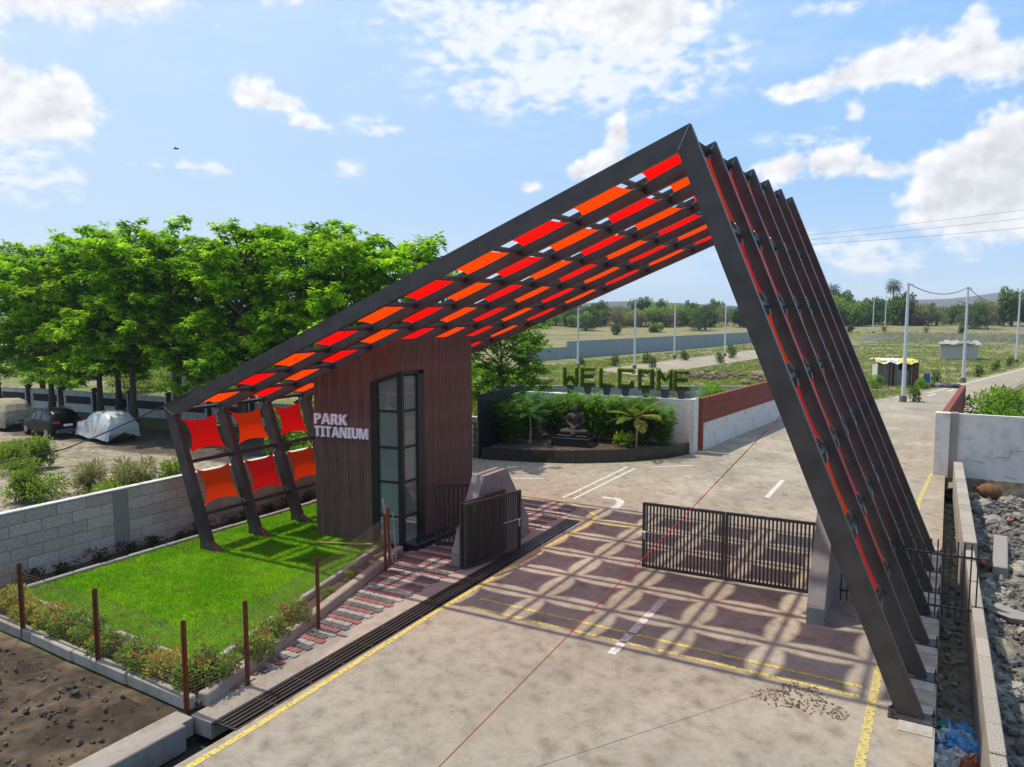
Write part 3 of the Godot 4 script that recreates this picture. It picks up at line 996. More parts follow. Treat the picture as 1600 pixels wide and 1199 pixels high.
	t.add_child(sign_)
	sign_.transform = Transform3D(Basis(u, Vector3.UP, u.cross(Vector3.UP)), P0 + nf * 0.07)
	var font := SystemFont.new()
	font.font_names = PackedStringArray(["Droid Sans"])
	font.font_weight = 800
	for row in 2:
		var word: String = ["PARK", "TITANIUM"][row]
		var width: float = [1.27, 2.02][row]
		var y: float = [3.89, 3.48][row]
		var metrics := []
		var total := 0.0
		for ch in word:
			var tm := TextMesh.new()
			tm.text = ch
			tm.font = font
			tm.font_size = 64
			tm.pixel_size = 0.0076
			tm.depth = 0.09
			tm.horizontal_alignment = HORIZONTAL_ALIGNMENT_LEFT
			tm.vertical_alignment = VERTICAL_ALIGNMENT_BOTTOM
			var bb := tm.get_aabb()
			metrics.append([tm, bb])
			total += bb.size.x + 0.035
		var k := width / total
		var x := 0.06
		for m in metrics:
			var bb: AABB = m[1]
			var sy := 0.34 / maxf(bb.size.y, 0.01)
			var o := part("letter", m[0], M.letters, sign_)
			o.transform = Transform3D(Basis.from_scale(Vector3(k, sy, 1)), Vector3(x - bb.position.x * k, y - bb.position.y * sy, 0.0))
			x += (bb.size.x + 0.035) * k

func bx_frame(P0: Vector3, P1: Vector3, u: Vector3, nf: Vector3, L: float, win_u: float, win_w: float) -> Geo:
	var g := Geo.new()
	var bf := Basis(u, Vector3.UP, u.cross(Vector3.UP))
	g.box(P0 + u * (win_u + 0.13) + Vector3(0, 2.69, 0) - nf * 0.03, Vector3(0.25, 5.28, 0.12), bf, 0.01)
	g.box(P1 - u * 0.07 + Vector3(0, 2.84, 0) - nf * 0.02 - Vector3(0.0, 0, 0.05), Vector3(0.17, 5.6, 0.17), bf, 0.012)
	g.box(P1 + Vector3(-0.04, 2.84, -win_w + 0.17), Vector3(0.12, 5.6, 0.33), Basis(), 0.01)
	g.box(P1 + Vector3(-0.04, 5.6, -win_w * 0.5), Vector3(0.12, 0.12, win_w - 0.02), Basis(), 0.01)
	var a := P0 + u * (win_u + 0.02) + Vector3(0, 5.26, 0) - nf * 0.03
	var b := P0 + u * (L - 0.02) + Vector3(0, 5.60, 0) - nf * 0.03
	g.bar(a, b, 0.12, 0.12, Vector3.UP, 0.01)
	g.box(P0 + u * (win_u + L) * 0.5 + Vector3(0, 0.06, 0) - nf * 0.03, Vector3(L - win_u, 0.12, 0.14), bf, 0.01)
	g.box(P1 + Vector3(-0.04, 0.06, -win_w * 0.5), Vector3(0.14, 0.12, win_w - 0.02), Basis(), 0.01)
	return g

# ---------- gates and pillars
func gate_leaf(t: Node3D, p: Vector3, q: Vector3, hgt: float, n: int) -> void:
	var d := (q - p).normalized()
	var L := p.distance_to(q)
	var b := Basis(d, Vector3.UP, d.cross(Vector3.UP))
	var g := Geo.new()
	for x: float in [0.04, L - 0.04]:
		g.box(Vector3(x, hgt * 0.5 + 0.05, 0), Vector3(0.08, hgt, 0.08), Basis(), 0.006)
	for y: float in [0.09, hgt + 0.01]:
		g.box(Vector3(L * 0.5, y, 0), Vector3(L - 0.162, 0.08, 0.078), Basis(), 0.006)
	var fr := part("leaf_frame", g, M.gate, t, Transform3D(b, p))
	var s := Geo.new()
	s.box(Vector3(), Vector3(0.05, hgt - 0.165, 0.03), Basis(), 0.004)
	var sm := s.mesh()
	for i in n:
		part("bar", sm, M.gate, fr, Transform3D(Basis(), Vector3(0.08 + (L - 0.16) * (i + 0.5) / n, hgt * 0.5 + 0.05, 0)))

func latch(t: Node3D, at: Vector3, d: Vector3) -> void:
	var g := Geo.new()
	g.tube([at, at + d * 0.8], [0.016, 0.016], 6)
	g.box(at + d * 0.1 - Vector3(0, 0.12, 0), Vector3(0.06, 0.22, 0.05), Basis(), 0.006)
	part("sliding_bolt", g, M.steel, t)

func wedge(at: Vector3, th: float, label: String) -> void: # pillar with raked ends, long along the road
	var g := Geo.new()
	var b := Basis(Vector3(0, 0, -1), Vector3.UP, Vector3.RIGHT)
	g.prism(PackedVector2Array([Vector2(0, 0), Vector2(4.0, 0), Vector2(4.0, 0.6), Vector2(2.55, 2.5), Vector2(1.15, 2.5), Vector2(0, 0.42)]), Transform3D(b, Vector3.ZERO), th)
	var t := thing("gate_pillar", label, "pillar", at, 0.0, "raked gate pillars")
	part("shaft", g, M.wedge, t)
	var e := Geo.new() # bevelled caps on the long top edges
	e.box(Vector3(-th * 0.5, 2.508, -1.85), Vector3(th + 0.012, 0.02, 1.39), Basis(), 0.006)
	part("cap", e, M.wedge, t)

func make_gates() -> void:
	wedge(Vector3(-12.10, 0, -18.35), 0.42, "grey raked concrete gate pillar behind the folded gate leaves, near the cabin")
	wedge(Vector3(-2.30, 0, -19.05), 0.40, "grey raked concrete gate pillar beside the right canopy legs, carrying the closed gate leaves")
	var a := thing("folding_gate", "dark steel gate leaf pair standing folded beside the drain grating", "gate", Vector3.ZERO, 0.0, "slatted steel gates")
	gate_leaf(a, Vector3(-11.92, 0.02, -18.12), Vector3(-11.38, 0.02, -20.5), 1.92, 22)
	gate_leaf(a, Vector3(-12.05, 0.02, -18.12), Vector3(-11.86, 0.02, -20.35), 1.92, 22)
	latch(a, Vector3(-11.335, 1.1, -20.45), Vector3(-0.226, 0, 0.974))
	var b := thing("folding_gate", "dark steel gate of two slatted leaves closed across the right lane", "gate", Vector3.ZERO, 0.0, "slatted steel gates")
	gate_leaf(b, Vector3(-7.50, 0.04, -20.82), Vector3(-5.16, 0.04, -20.9), 1.92, 22)
	gate_leaf(b, Vector3(-5.14, 0.04, -20.9), Vector3(-2.74, 0.04, -21.0), 1.92, 22)
	latch(b, Vector3(-7.52, 1.16, -20.76), Vector3(1, 0, -0.03))
	var c := thing("wicket_gate", "narrow dark slatted wicket gate between the brown cabin and the grey pillar", "gate", Vector3.ZERO, 0.0, "slatted steel gates")
	gate_leaf(c, Vector3(-13.95, 0.03, -19.55), Vector3(-12.42, 0.03, -20.9), 1.95, 13)
	var f := thing("railing_fence", "dark vertical bar railing between the right gate pillar and the parapet wall", "fence")
	for y: float in [0.32, 1.62]:
		var g := Geo.new()
		g.box(Vector3(-0.65, y, -21.0), Vector3(3.1, 0.05, 0.05), Basis(), 0.005)
		part("rail", g, M.gate, f)
	var s := Geo.new()
	s.box(Vector3(0, 0.98, 0), Vector3(0.034, 1.92, 0.034), Basis(), 0.004)
	var sm := s.mesh()
	for i in 22:
		part("bar", sm, M.gate, f, Transform3D(Basis(), Vector3(-2.15 + i * 0.142, 0.05, -20.957)))

func cable(called: String, label: String, pts: Array, r: float, m: Material, sag := 0.0, category := "cable", group := "") -> void:
	var q := []
	var rr := []
	for i in pts.size() - 1:
		for k in 10:
			var t := k / 10.0
			q.append(pts[i].lerp(pts[i + 1], t) - Vector3(0, sag * 4.0 * t * (1.0 - t), 0))
	q.append(pts[-1])
	for i in q.size():
		rr.append(r)
	var g := Geo.new()
	g.tube(q, rr, 5)
	tag(top(called, g, m), label, category, group)

# ---------- plants
func pick(pal: Array) -> Color:
	var a: Color = pal[R.randi() % pal.size()]
	var k := 0.8 + 0.4 * R.randf()
	return Color(a.r * k, a.g * k, a.b * k)

func rdir() -> Vector3:
	return Vector3(R.randfn(), R.randfn(), R.randfn()).normalized()

const TREE_GREENS := [Color(0.33, 0.60, 0.02), Color(0.25, 0.49, 0.018), Color(0.45, 0.70, 0.035), Color(0.17, 0.37, 0.02)]

func tree_meshes(seed_: int, H: float, hb: float, rad: float, n_br: int, per: int, ll: float, pal: Array) -> Array: # [trunk and limbs, crown]
	R.seed = seed_
	var w := Geo.new()
	var g := Geo.new()
	var lean := Vector3(R.randf_range(-0.4, 0.4), 0, R.randf_range(-0.4, 0.4))
	var tr := []
	var rr := []
	for i in 7:
		var t := i / 6.0
		tr.append(Vector3(lean.x * t * t + R.randf_range(-0.06, 0.06) * t, H * 0.93 * t, lean.z * t * t + R.randf_range(-0.06, 0.06) * t))
		rr.append(lerpf(H * 0.019, 0.03, pow(t, 0.8)) * (1.35 if i == 0 else 1.0))
	w.tube(tr, rr, 7)
	for k in n_br:
		var f := (k + R.randf() * 0.9) / n_br
		var y := lerpf(hb, H * 0.9, f)
		var a := k * 2.39996 + R.randf_range(-0.4, 0.4)
		var reach := rad * sqrt(maxf(0.12, 1.0 - pow((f - 0.36) / 0.72, 2.0))) * R.randf_range(0.68, 1.12)
		var d := Vector3(cos(a), 0, sin(a))
		var rise := R.randf_range(0.15, 0.4) + f * 0.5
		var o := Vector3(lean.x * y * y / (H * H), y, lean.z * y * y / (H * H))
		var mid := o + d * reach * 0.5 + Vector3(0, reach * rise * 0.62, 0)
		var tip := o + d * reach + Vector3(0, reach * (rise * 0.8 - (0.30 if f < 0.5 else 0.0)), 0)
		w.tube([o, mid, tip], [0.011 * H * (1.0 - f * 0.65), 0.045, 0.014], 5, false)
		var branch_tone: float = R.randf_range(0.72, 1.25)
		var subs := int(reach * 2.1) + 3
		for c in subs:
			var s := 0.22 + 0.80 * (c + R.randf()) / subs
			var p: Vector3 = o.lerp(mid, s * 2.0) if s < 0.5 else mid.lerp(tip, s * 2.0 - 1.0)
			var turn := a + (1.0 if c % 2 == 0 else -1.0) * R.randf_range(0.5, 1.25)
			var sl := reach * R.randf_range(0.22, 0.42) * (1.1 - s * 0.45) + 0.25
			var e := p + Vector3(cos(turn), R.randf_range(-0.25, 0.55), sin(turn)) * sl
			w.tube([p, e], [0.026, 0.009], 3, false)
			for j in 2 + int(sl * 2.9):
				var at := p.lerp(e, 0.25 + 0.8 * R.randf()) + Vector3(R.randfn(), R.randfn() * 0.8, R.randfn()) * 0.16
				var tone: float = branch_tone * R.randf_range(0.75, 1.25)
				var cc := pick(pal)
				for q in per: # a rosette of leaves at the twig end
					var az := q * 2.39996 + R.randf() * 0.5
					var el := R.randf_range(-0.75, 0.5)
					var out := Vector3(cos(az) * cos(el), sin(el), sin(az) * cos(el))
					var hue := R.randf_range(0.85, 1.15)
					g.col = Color(cc.r * tone * hue, cc.g * tone, cc.b * tone)
					g.leaf(at + out * 0.05, out, (Vector3.UP * 1.2 + rdir() * 0.35 - out * sin(el)).normalized(), ll * R.randf_range(0.7, 1.2), ll * 0.5)
	return [w.mesh(), g.mesh()]

func bush_mesh(seed_: int, r: float, h: float, n: int, ll: float, pal: Array, thin := 0.5) -> ArrayMesh:
	R.seed = seed_
	var g := Geo.new()
	var lumps := []
	for k in 9:
		var a := R.randf() * TAU
		var q := sqrt(R.randf()) * r * 0.65
		lumps.append([Vector3(cos(a) * q, h * R.randf_range(0.25, 0.78), sin(a) * q), R.randf_range(0.3, 0.5), R.randf_range(0.75, 1.25)])
	for i in n:
		var l: Array = lumps[R.randi() % lumps.size()]
		var d := rdir()
		var p: Vector3 = l[0] + Vector3(d.x * r * l[1], d.y * h * l[1] * 0.75, d.z * r * l[1]) * pow(R.randf(), 0.4)
		if p.y < 0.02:
			p.y = R.randf() * h * 0.3
		var cc := pick(pal)
		var tone: float = l[2]
		g.col = Color(cc.r * tone, cc.g * tone, cc.b * tone)
		g.leaf(p, (d + Vector3(0, 0.25, 0) + rdir() * 0.5).normalized(), (Vector3.UP + rdir() * 0.7).normalized(), ll * R.randf_range(0.7, 1.3), ll * thin)
	return g.mesh()

func twig_mesh(seed_: int, r: float, h: float, n := 7) -> ArrayMesh:
	R.seed = seed_
	var g := Geo.new()
	g.col = Color(0.12, 0.085, 0.05)
	for k in n:
		var a := R.randf() * TAU
		var e := Vector3(cos(a) * r * R.randf() * 0.7, h * R.randf_range(0.55, 0.9), sin(a) * r * R.randf() * 0.7)
		g.tube([Vector3(e.x * 0.1, 0, e.z * 0.1), e * 0.5 + Vector3(0, 0.05, 0), e], [0.03 * h * 0.6, 0.012 * h, 0.005], 4, false)
	return g.mesh()

func plant(called: String, label: String, cat: String, at: Vector3, foliage: Mesh, stems: Mesh, turn: float, size: float, group := "") -> Node3D:
	var t := thing(called, label, cat, at, turn, group)
	t.scale = Vector3.ONE * size
	if stems:
		part("stem", stems, M.any, t)
	part("foliage", foliage, M.leaf, t)
	return t

func frond(g: Geo, o: Vector3, d: Vector3, length: float, droop: float, pal: Array, lw: float, n := 18) -> void: # a feather palm frond
	var p := o
	var dir := d
	var side := dir.cross(Vector3.UP).normalized()
	var seg := length / n
	var cc := pick(pal)
	for i in n:
		var f := float(i) / n
		var q := p + dir * seg
		g.col = cc
		var upn := side.cross(dir).normalized()
		g.quad(p - side * 0.012, p + side * 0.012, q + side * 0.01, q - side * 0.01)
		if f > 0.12:
			var ln := lw * sin(PI * clampf(f * 0.8 + 0.18, 0.0, 1.0))
			for s: float in [-1.0, 1.0]:
				g.leaf(q, (side * s + dir * 0.7 - upn * 0.15 + rdir() * 0.12).normalized(), upn, ln, 0.045 + lw * 0.06)
		p = q
		dir = (dir + Vector3(0, -droop / n, 0)).normalized()

func palm_meshes(seed_: int, h: float, r0: float, nf: int, fl: float, pal: Array, droop: float) -> Array:
	R.seed = seed_
	var w := Geo.new()
	w.col = Color(0.30, 0.26, 0.2)
	w.tube([Vector3.ZERO, Vector3(0.05, h * 0.5, 0), Vector3(0, h, 0.04)], [r0 * 1.2, r0, r0 * 0.85], 7)
	var g := Geo.new()
	for i in nf:
		var a := i * 2.39996
		var e := lerpf(-0.55, 1.25, float(i) / nf) if droop > 1.2 else lerpf(0.15, 1.2, float(i) / nf)
		frond(g, Vector3(0, h, 0), Vector3(cos(a) * cos(e), sin(e), sin(a) * cos(e)), fl * R.randf_range(0.85, 1.1), droop, pal, fl * 0.26)
	return [w.mesh(), g.mesh()]

func bamboo_mesh(seed_: int, h: float, r: float, n: int, pal: Array) -> Array:
	R.seed = seed_
	var w := Geo.new()
	var g := Geo.new()
	for s in 12:
		var a := R.randf() * TAU
		var hh := h * R.randf_range(0.72, 1.05)
		var o := Vector3(cos(a), 0, sin(a)) * r * 0.3 * R.randf()
		var tip := o + Vector3(cos(a) * r * R.randf_range(0.3, 0.8), hh, sin(a) * r * R.randf_range(0.2, 0.6))
		var mid := o.lerp(tip, 0.55) - Vector3(cos(a), 0, sin(a)) * 0.12
		w.col = Color(0.3, 0.32, 0.12).lerp(Color(0.18, 0.26, 0.06), R.randf())
		w.tube([o, mid, tip], [0.022, 0.016, 0.005], 5, false)
		for k in n / 12:
			var f := 0.14 + 0.86 * R.randf()
			var p: Vector3 = o.lerp(mid, f * 2.0) if f < 0.5 else mid.lerp(tip, f * 2.0 - 1.0)
			p += Vector3(R.randfn() * 0.2, R.randfn() * 0.1, R.randfn() * 0.2)
			g.col = pick(pal)
			var b := R.randf() * TAU
			for q in 3:
				g.leaf(p, Vector3(cos(b + q * 1.1), R.randf_range(-0.75, 0.25), sin(b + q * 1.1)).normalized(), (Vector3.UP + rdir() * 0.4).normalized(), 0.27 * R.randf_range(0.7, 1.3), 0.055)
	return [w.mesh(), g.mesh()]

# ---------- block walls
func block_wall(t: Node3D, L: float, H: float, th: float, bl: float, rows: int, base: Color, both := false) -> void: # built along local +x, face to local +z
	var bh := H / rows
	var core := Geo.new()
	core.box(Vector3(L * 0.5, H * 0.5, -th * 0.5), Vector3(L, H - 0.02, th - 0.03))
	part("mortar_core", core, M.mortar, t)
	var vs := []
	for k in 6:
		var g := Geo.new()
		var tone := R.randf_range(0.84, 1.1)
		g.col = Color(base.r * tone * R.randf_range(0.97, 1.03), base.g * tone, base.b * tone * R.randf_range(0.95, 1.03))
		g.box(Vector3(bl * 0.5, bh * 0.5, -th * 0.5), Vector3(bl - 0.012, bh - 0.012, th), Basis(), 0.012)
		var hgeo := Geo.new()
		hgeo.col = g.col
		hgeo.box(Vector3(bl * 0.25, bh * 0.5, -th * 0.5), Vector3(bl * 0.5 - 0.012, bh - 0.012, th), Basis(), 0.012)
		vs.append([g.mesh(), hgeo.mesh()])
	for r in rows:
		var x := 0.0
		var odd := r % 2 == 1
		while x < L - 0.05:
			var half := (odd and x == 0.0) or x + bl > L + 0.01
			var m: Mesh = vs[R.randi() % 6][1 if half else 0]
			part("block", m, M.block, t, Transform3D(Basis(), Vector3(x, r * bh, R.randf_range(-0.004, 0.006))))
			x += bl * (0.5 if half else 1.0)

func kerb(t: Node3D, pts: Array, w: float, h: float, piece: float, y0: float, c: Color, m: Material, called := "kerb_stone") -> void: # a run of kerb stones
	for i in pts.size() - 1:
		var a: Vector2 = pts[i]
		var b: Vector2 = pts[i + 1]
		var n := maxi(1, int(round(a.distance_to(b) / piece)))
		var d := (b - a) / n
		for k in n:
			var p := a + d * (k + 0.5)
			var g := Geo.new()
			var tone := R.randf_range(0.85, 1.12)
			g.col = Color(c.r * tone, c.g * tone, c.b * tone)
			g.box(Vector3(), Vector3(d.length() - 0.012, h, w), Basis(), minf(0.025, h * 0.2))
			part(called, g, m, t, Transform3D(Basis(Vector3.UP, -d.angle() + R.randf_range(-0.012, 0.012)), Vector3(p.x, y0 + h * 0.5 + R.randf_range(-0.008, 0.008), p.y)))

func inside(p: Vector2, poly: PackedVector2Array) -> bool:
	return Geometry2D.is_point_in_polygon(p, poly)

func make_garden() -> void:
	R.seed = 31
	var lawn := PackedVector2Array([Vector2(-21.05, -10.5), Vector2(-17, -10.3), Vector2(-13.05, -10.15), Vector2(-13.85, -12.9), Vector2(-14.75, -16.7), Vector2(-15.2, -18.2), Vector2(-15.2, -18.9), Vector2(-17.9, -18.9), Vector2(-17.9, -22.8), Vector2(-21.0, -22.8), Vector2(-20.95, -19.8), Vector2(-21.0, -16.2)])
	var g := Geo.new()
	g.col = Color(0.10, 0.22, 0.015)
	g.slab(lawn, -0.02, 0.15)
	struct("lawn", g, M.dirt)
	var tuft := Geo.new()
	for k in 9:
		var a := k * 2.4
		tuft.col = Color(1, 1, 1).lerp(Color(0.75, 0.8, 0.6), R.randf())
		tuft.leaf(Vector3(cos(a), 0, sin(a)) * 0.035 * (k % 3), Vector3(cos(a * 1.7) * 0.55, 1.0, sin(a * 1.7) * 0.55).normalized(), Vector3(cos(a * 1.7), 0.6, sin(a * 1.7)).normalized(), R.randf_range(0.05, 0.085), 0.016)
	var xf := []
	var cols := []
	while xf.size() < 30000:
		var p := Vector2(R.randf_range(-21.1, -13.0), R.randf_range(-22.8, -10.1))
		if not inside(p, lawn):
			continue
		xf.append(Transform3D(Basis(Vector3.UP, R.randf() * TAU).scaled(Vector3.ONE * R.randf_range(0.75, 1.25)), Vector3(p.x, 0.15, p.y)))
		var n := noise(p.x, p.y, 40.0) * 1.2 + noise(p.x + 9.0, p.y, 160.0) * 0.9
		var c := Color(0.25, 0.60, 0.014).lerp(Color(0.40, 0.74, 0.03), clampf(n + 0.5, 0.0, 1.0))
		if noise(p.x + 70.0, p.y, 90.0) > 0.28 and R.randf() < 0.4:
			c = Color(0.34, 0.46, 0.06)
		cols.append(c)
	scatter("lawn_grass", tuft.mesh(), M.leaf, xf, cols)
	# soil beds round it
	var bed := Geo.new()
	bed.col = Color(0.12, 0.085, 0.06)
	bed.slab(PackedVector2Array([Vector2(-21.9, -9.3), Vector2(-12.05, -9.15), Vector2(-13.8, -15.6), Vector2(-14.7, -18.6), Vector2(-15.3, -18.6), Vector2(-14.75, -16.7), Vector2(-13.0, -10.1), Vector2(-21.1, -10.4)]), -0.02, 0.10)
	bed.slab(PackedVector2Array([Vector2(-21.98, -10.42), Vector2(-21.0, -10.42), Vector2(-20.95, -22.8), Vector2(-21.98, -22.8)]), -0.02, 0.09)
	struct("flower_bed", bed, M.dirt)
	var k1 := thing("lawn_kerb", "low rounded concrete kerb stones edging the green lawn", "kerb")
	kerb(k1, [Vector2(-21.0, -22.7), Vector2(-20.95, -19.8), Vector2(-21.0, -16.2), Vector2(-21.0, -10.45), Vector2(-17, -10.25), Vector2(-13.0, -10.1), Vector2(-13.85, -12.9), Vector2(-14.75, -16.7), Vector2(-15.2, -18.2)], 0.15, 0.26, 0.8, 0.0, Color(0.34, 0.33, 0.31), M.concrete)
	var k2 := thing("bed_kerb", "square plastered kerb along the outside of the flower bed, under the mesh fence", "kerb")
	kerb(k2, [Vector2(-21.9, -9.42), Vector2(-19.6, -9.38), Vector2(-16.1, -9.22), Vector2(-12.15, -9.1)], 0.22, 0.26, 2.2, -0.02, Color(0.36, 0.33, 0.29), M.concrete)
	kerb(k2, [Vector2(-12.05, -9.25), Vector2(-12.9, -12.4), Vector2(-13.75, -15.6), Vector2(-14.55, -18.5)], 0.24, 0.28, 1.7, -0.02, Color(0.39, 0.34, 0.29), M.concrete)
	make_mesh_fence()
	make_pavers()
	make_grating()
	# block wall at the left
	R.seed = 33
	var bw := thing("block_wall", "grey concrete block wall running along the left side of the lawn", "wall", Vector3(-21.99, 0, -4.0), PI / 2)
	block_wall(bw, 18.9, 2.02, 0.2, 0.87, 6, Color(0.54, 0.475, 0.405))
	var cp := Geo.new()
	cp.col = Color(0.66, 0.65, 0.63)
	cp.box(Vector3(9.45, 2.05, -0.1), Vector3(18.9, 0.05, 0.24), Basis(), 0.01)
	part("coping", cp, M.concrete, bw)
	var cl := Geo.new()
	cl.col = Color(0.42, 0.395, 0.36)
	cl.box(Vector3(10.2, 1.0, 0.0), Vector3(0.5, 2.0, 0.05), Basis(), 0.01)
	part("concrete_column", cl, M.stone, bw)
	var sg := thing("slatted_gate", "dark upright slat gate behind the lawn, beside the cabin", "gate", Vector3(-21.7, 0, -22.95))
	gate_leaf(sg, Vector3(0, 0, 0), Vector3(3.85, 0, 0), 2.2, 28)
	# plants in the beds
	var lowp := [Color(0.15, 0.29, 0.03), Color(0.24, 0.36, 0.04), Color(0.10, 0.2, 0.025)]
	var yel := [Color(0.42, 0.44, 0.05), Color(0.28, 0.36, 0.04), Color(0.42, 0.30, 0.06)]
	var v := [bush_mesh(101, 0.50, 0.55, 1300, 0.095, lowp), bush_mesh(102, 0.46, 0.52, 1200, 0.095, yel), bush_mesh(103, 0.48, 0.62, 1300, 0.09, lowp)]
	var fl := []
	for k in 3:
		R.seed = 110 + k
		var f := Geo.new()
		for q in 9:
			var a := R.randf() * TAU
			var rr := sqrt(R.randf()) * 0.36
			var p := Vector3(cos(a) * rr, R.randf_range(0.38, 0.56), sin(a) * rr)
			for s in 5:
				f.col = [Color(0.55, 0.02, 0.03), Color(0.6, 0.03, 0.10), Color(0.5, 0.03, 0.015)][k] * R.randf_range(0.8, 1.2)
				f.leaf(p, (Vector3(cos(s * 1.257), 0.35, sin(s * 1.257))).normalized(), Vector3.UP, 0.042, 0.04)
		fl.append(f.mesh())
	var spots := [[-19.9, -9.9, 1, 0, "yellow-green leafy shrub at the left end of the flower bed"], [-18.9, -9.75, 1, 0, "yellow-green shrub behind the leftmost rusty fence post"], [-18.0, -9.8, 1, 1, "bushy yellow-green shrub just right of the leftmost rusty post"],
		[-17.1, -9.7, 0, 1, "red-flowered shrub in the bed, left of the second rusty post"], [-16.3, -9.7, 2, 0, "tall dark green shrub left of the second rusty post"], [-15.5, -9.6, 0, 2, "pink-flowered shrub at the second rusty post"], [-14.7, -9.6, 2, 0, "tall green shrub right of the second rusty post, touching the lawn kerb"],
		[-14.1, -9.55, 0, 1, "red-topped shrub midway along the front of the bed"], [-13.4, -9.5, 1, 1, "yellowish shrub with red flowers left of the corner post"], [-12.75, -9.55, 0, 2, "red-flowered shrub in the near corner of the bed"], [-12.5, -10.0, 2, 1, "green shrub with red flowers between the two nearest rusty posts"],
		[-12.65, -11.0, 0, 2, "small shrub beside the fourth rusty post, nearest along the paved path"], [-12.95, -11.9, 0, 2, "pink-flowered low shrub at the kerb between two posts of the path side"], [-13.2, -12.75, 0, 1, "green shrub with red flowers at the fifth rusty post"], [-13.75, -14.4, 2, -1, "small sparse seedling in the bare soil past the fifth post"], [-14.2, -15.9, 2, -1, "small sparse seedling near the cabin end of the bed"]]
	for s in spots:
		var size := 0.62 if s[3] < 0 else 1.0 + R.randf_range(-0.12, 0.15)
		if s[3] < 0:
			size = 0.45
		var t := plant("flowering_shrub", s[4], "shrub", Vector3(s[0], 0.1, s[1]), v[s[2]], null, R.randf() * TAU, size, "low shrubs in the flower bed")
		if s[3] > 0:
			part("flowers", fl[s[3]], M.leaf, t)
	var dark := [Color(0.035, 0.05, 0.02), Color(0.06, 0.07, 0.03), Color(0.09, 0.06, 0.04)]
	var db := bush_mesh(120, 0.35, 0.34, 320, 0.08, dark)
	var spots2 := ["left end", "first stretch", "middle", "concrete column", "near canopy leg", "far end"]
	for k in 12:
		plant("creeping_plant", "dark low plant at the block wall's foot, %s at the %s" % [["nearer", "farther"][k % 2], spots2[k / 2]], "plant", Vector3(-21.5 + R.randf_range(-0.15, 0.15), 0.08, -11.2 - k * 0.95), db, null, R.randf() * TAU, R.randf_range(0.8, 1.25), "low plants along the block wall")
	var pl := Geo.new()
	pl.col = Color(0.42, 0.32, 0.2)
	pl.bar(Vector3(-17.1, 0.22, -17.6), Vector3(-15.2, 0.34, -18.0), 0.05, 0.03)
	tag(top("wooden_batten", pl, M.wood if false else M.any), "thin wooden batten lying on the lawn below the cabin wall", "batten")
	var soil_stone := Geo.new()
	R.seed = 36
	for k in 14:
		soil_stone.col = Color(0.3, 0.26, 0.2) * R.randf_range(0.8, 1.2)
		soil_stone.box(Vector3(-14.4 + R.randf_range(-0.4, 0.4), 0.13, -16.8 + R.randf_range(-1.4, 1.2)), Vector3.ONE * R.randf_range(0.06, 0.16), Basis(rdir(), R.randf() * 3.0), 0.02)
	var ss := top("soil_clods", soil_stone, M.stone)
	ss.set_meta("kind", "stuff")
	tag(ss, "stones and clods lying in the bare end of the flower bed", "stones")

func make_mesh_fence() -> void:
	var t := thing("mesh_fence", "rusty wire mesh fence on angle-iron posts round two sides of the lawn", "fence")
	var P := [Vector3(-21.4, 0, -9.42), Vector3(-18.22, 0, -9.27), Vector3(-15.18, 0, -9.16), Vector3(-12.15, 0, -8.98), Vector3(-11.93, 0, -10.23), Vector3(-12.64, 0, -12.96), Vector3(-13.84, 0, -16.92)]
	for k in P.size():
		var g := Geo.new()
		var hh := 1.78 if k < 6 else 1.72
		g.box(Vector3(0, hh * 0.5, 0), Vector3(0.075, hh, 0.012))
		g.box(Vector3(-0.032, hh * 0.5, 0.038), Vector3(0.012, hh, 0.064))
		part("post", g, M.rust, t, Transform3D(Basis(Vector3.UP, 0.5), P[k]))
	for k in P.size() - 1:
		var a: Vector3 = P[k]
		var b: Vector3 = P[k + 1]
		var L := a.distance_to(b)
		var g := Geo.new()
		g.col = Color(0.26, 0.155, 0.09)
		var hgt := 1.45
		var d := (b - a) / L
		var bs := Basis(d, Vector3.UP, d.cross(Vector3.UP))
		for i in 22:
			g.box(a.lerp(b, 0.5) + Vector3(0, 0.18 + i * hgt / 22.0, 0), Vector3(L, 0.0035, 0.0035), bs)
		for i in int(L / 0.066):
			g.box(a + d * (i + 0.5) * 0.066 + Vector3(0, 0.18 + hgt * 0.5, 0), Vector3(0.0035, hgt, 0.0035), bs)
		part("wire_mesh", g, M.any, t).set_meta("kind", "stuff")
	var r := thing("mesh_roll", "rolled end of rusty mesh and leaning rods at the cabin corner", "mesh roll", Vector3(-14.05, 0, -17.3))
	var g2 := Geo.new()
	g2.tube([Vector3(0.05, 0.1, 0), Vector3(0.0, 1.8, 0)], [0.035, 0.06], 6)
	part("rolled_mesh", g2, M.rust, r)
	var g3 := Geo.new()
	g3.col = Color(0.4, 0.38, 0.36)
	g3.tube([Vector3(0.0, 0.1, -0.2), Vector3(-0.25, 2.0, -0.1)], [0.03, 0.03], 6)
	g3.tube([Vector3(0.3, 0.1, 0.0), Vector3(0.28, 1.7, 0.1)], [0.015, 0.015], 5)
	part("leaning_rod", g3, M.metal_any, r)

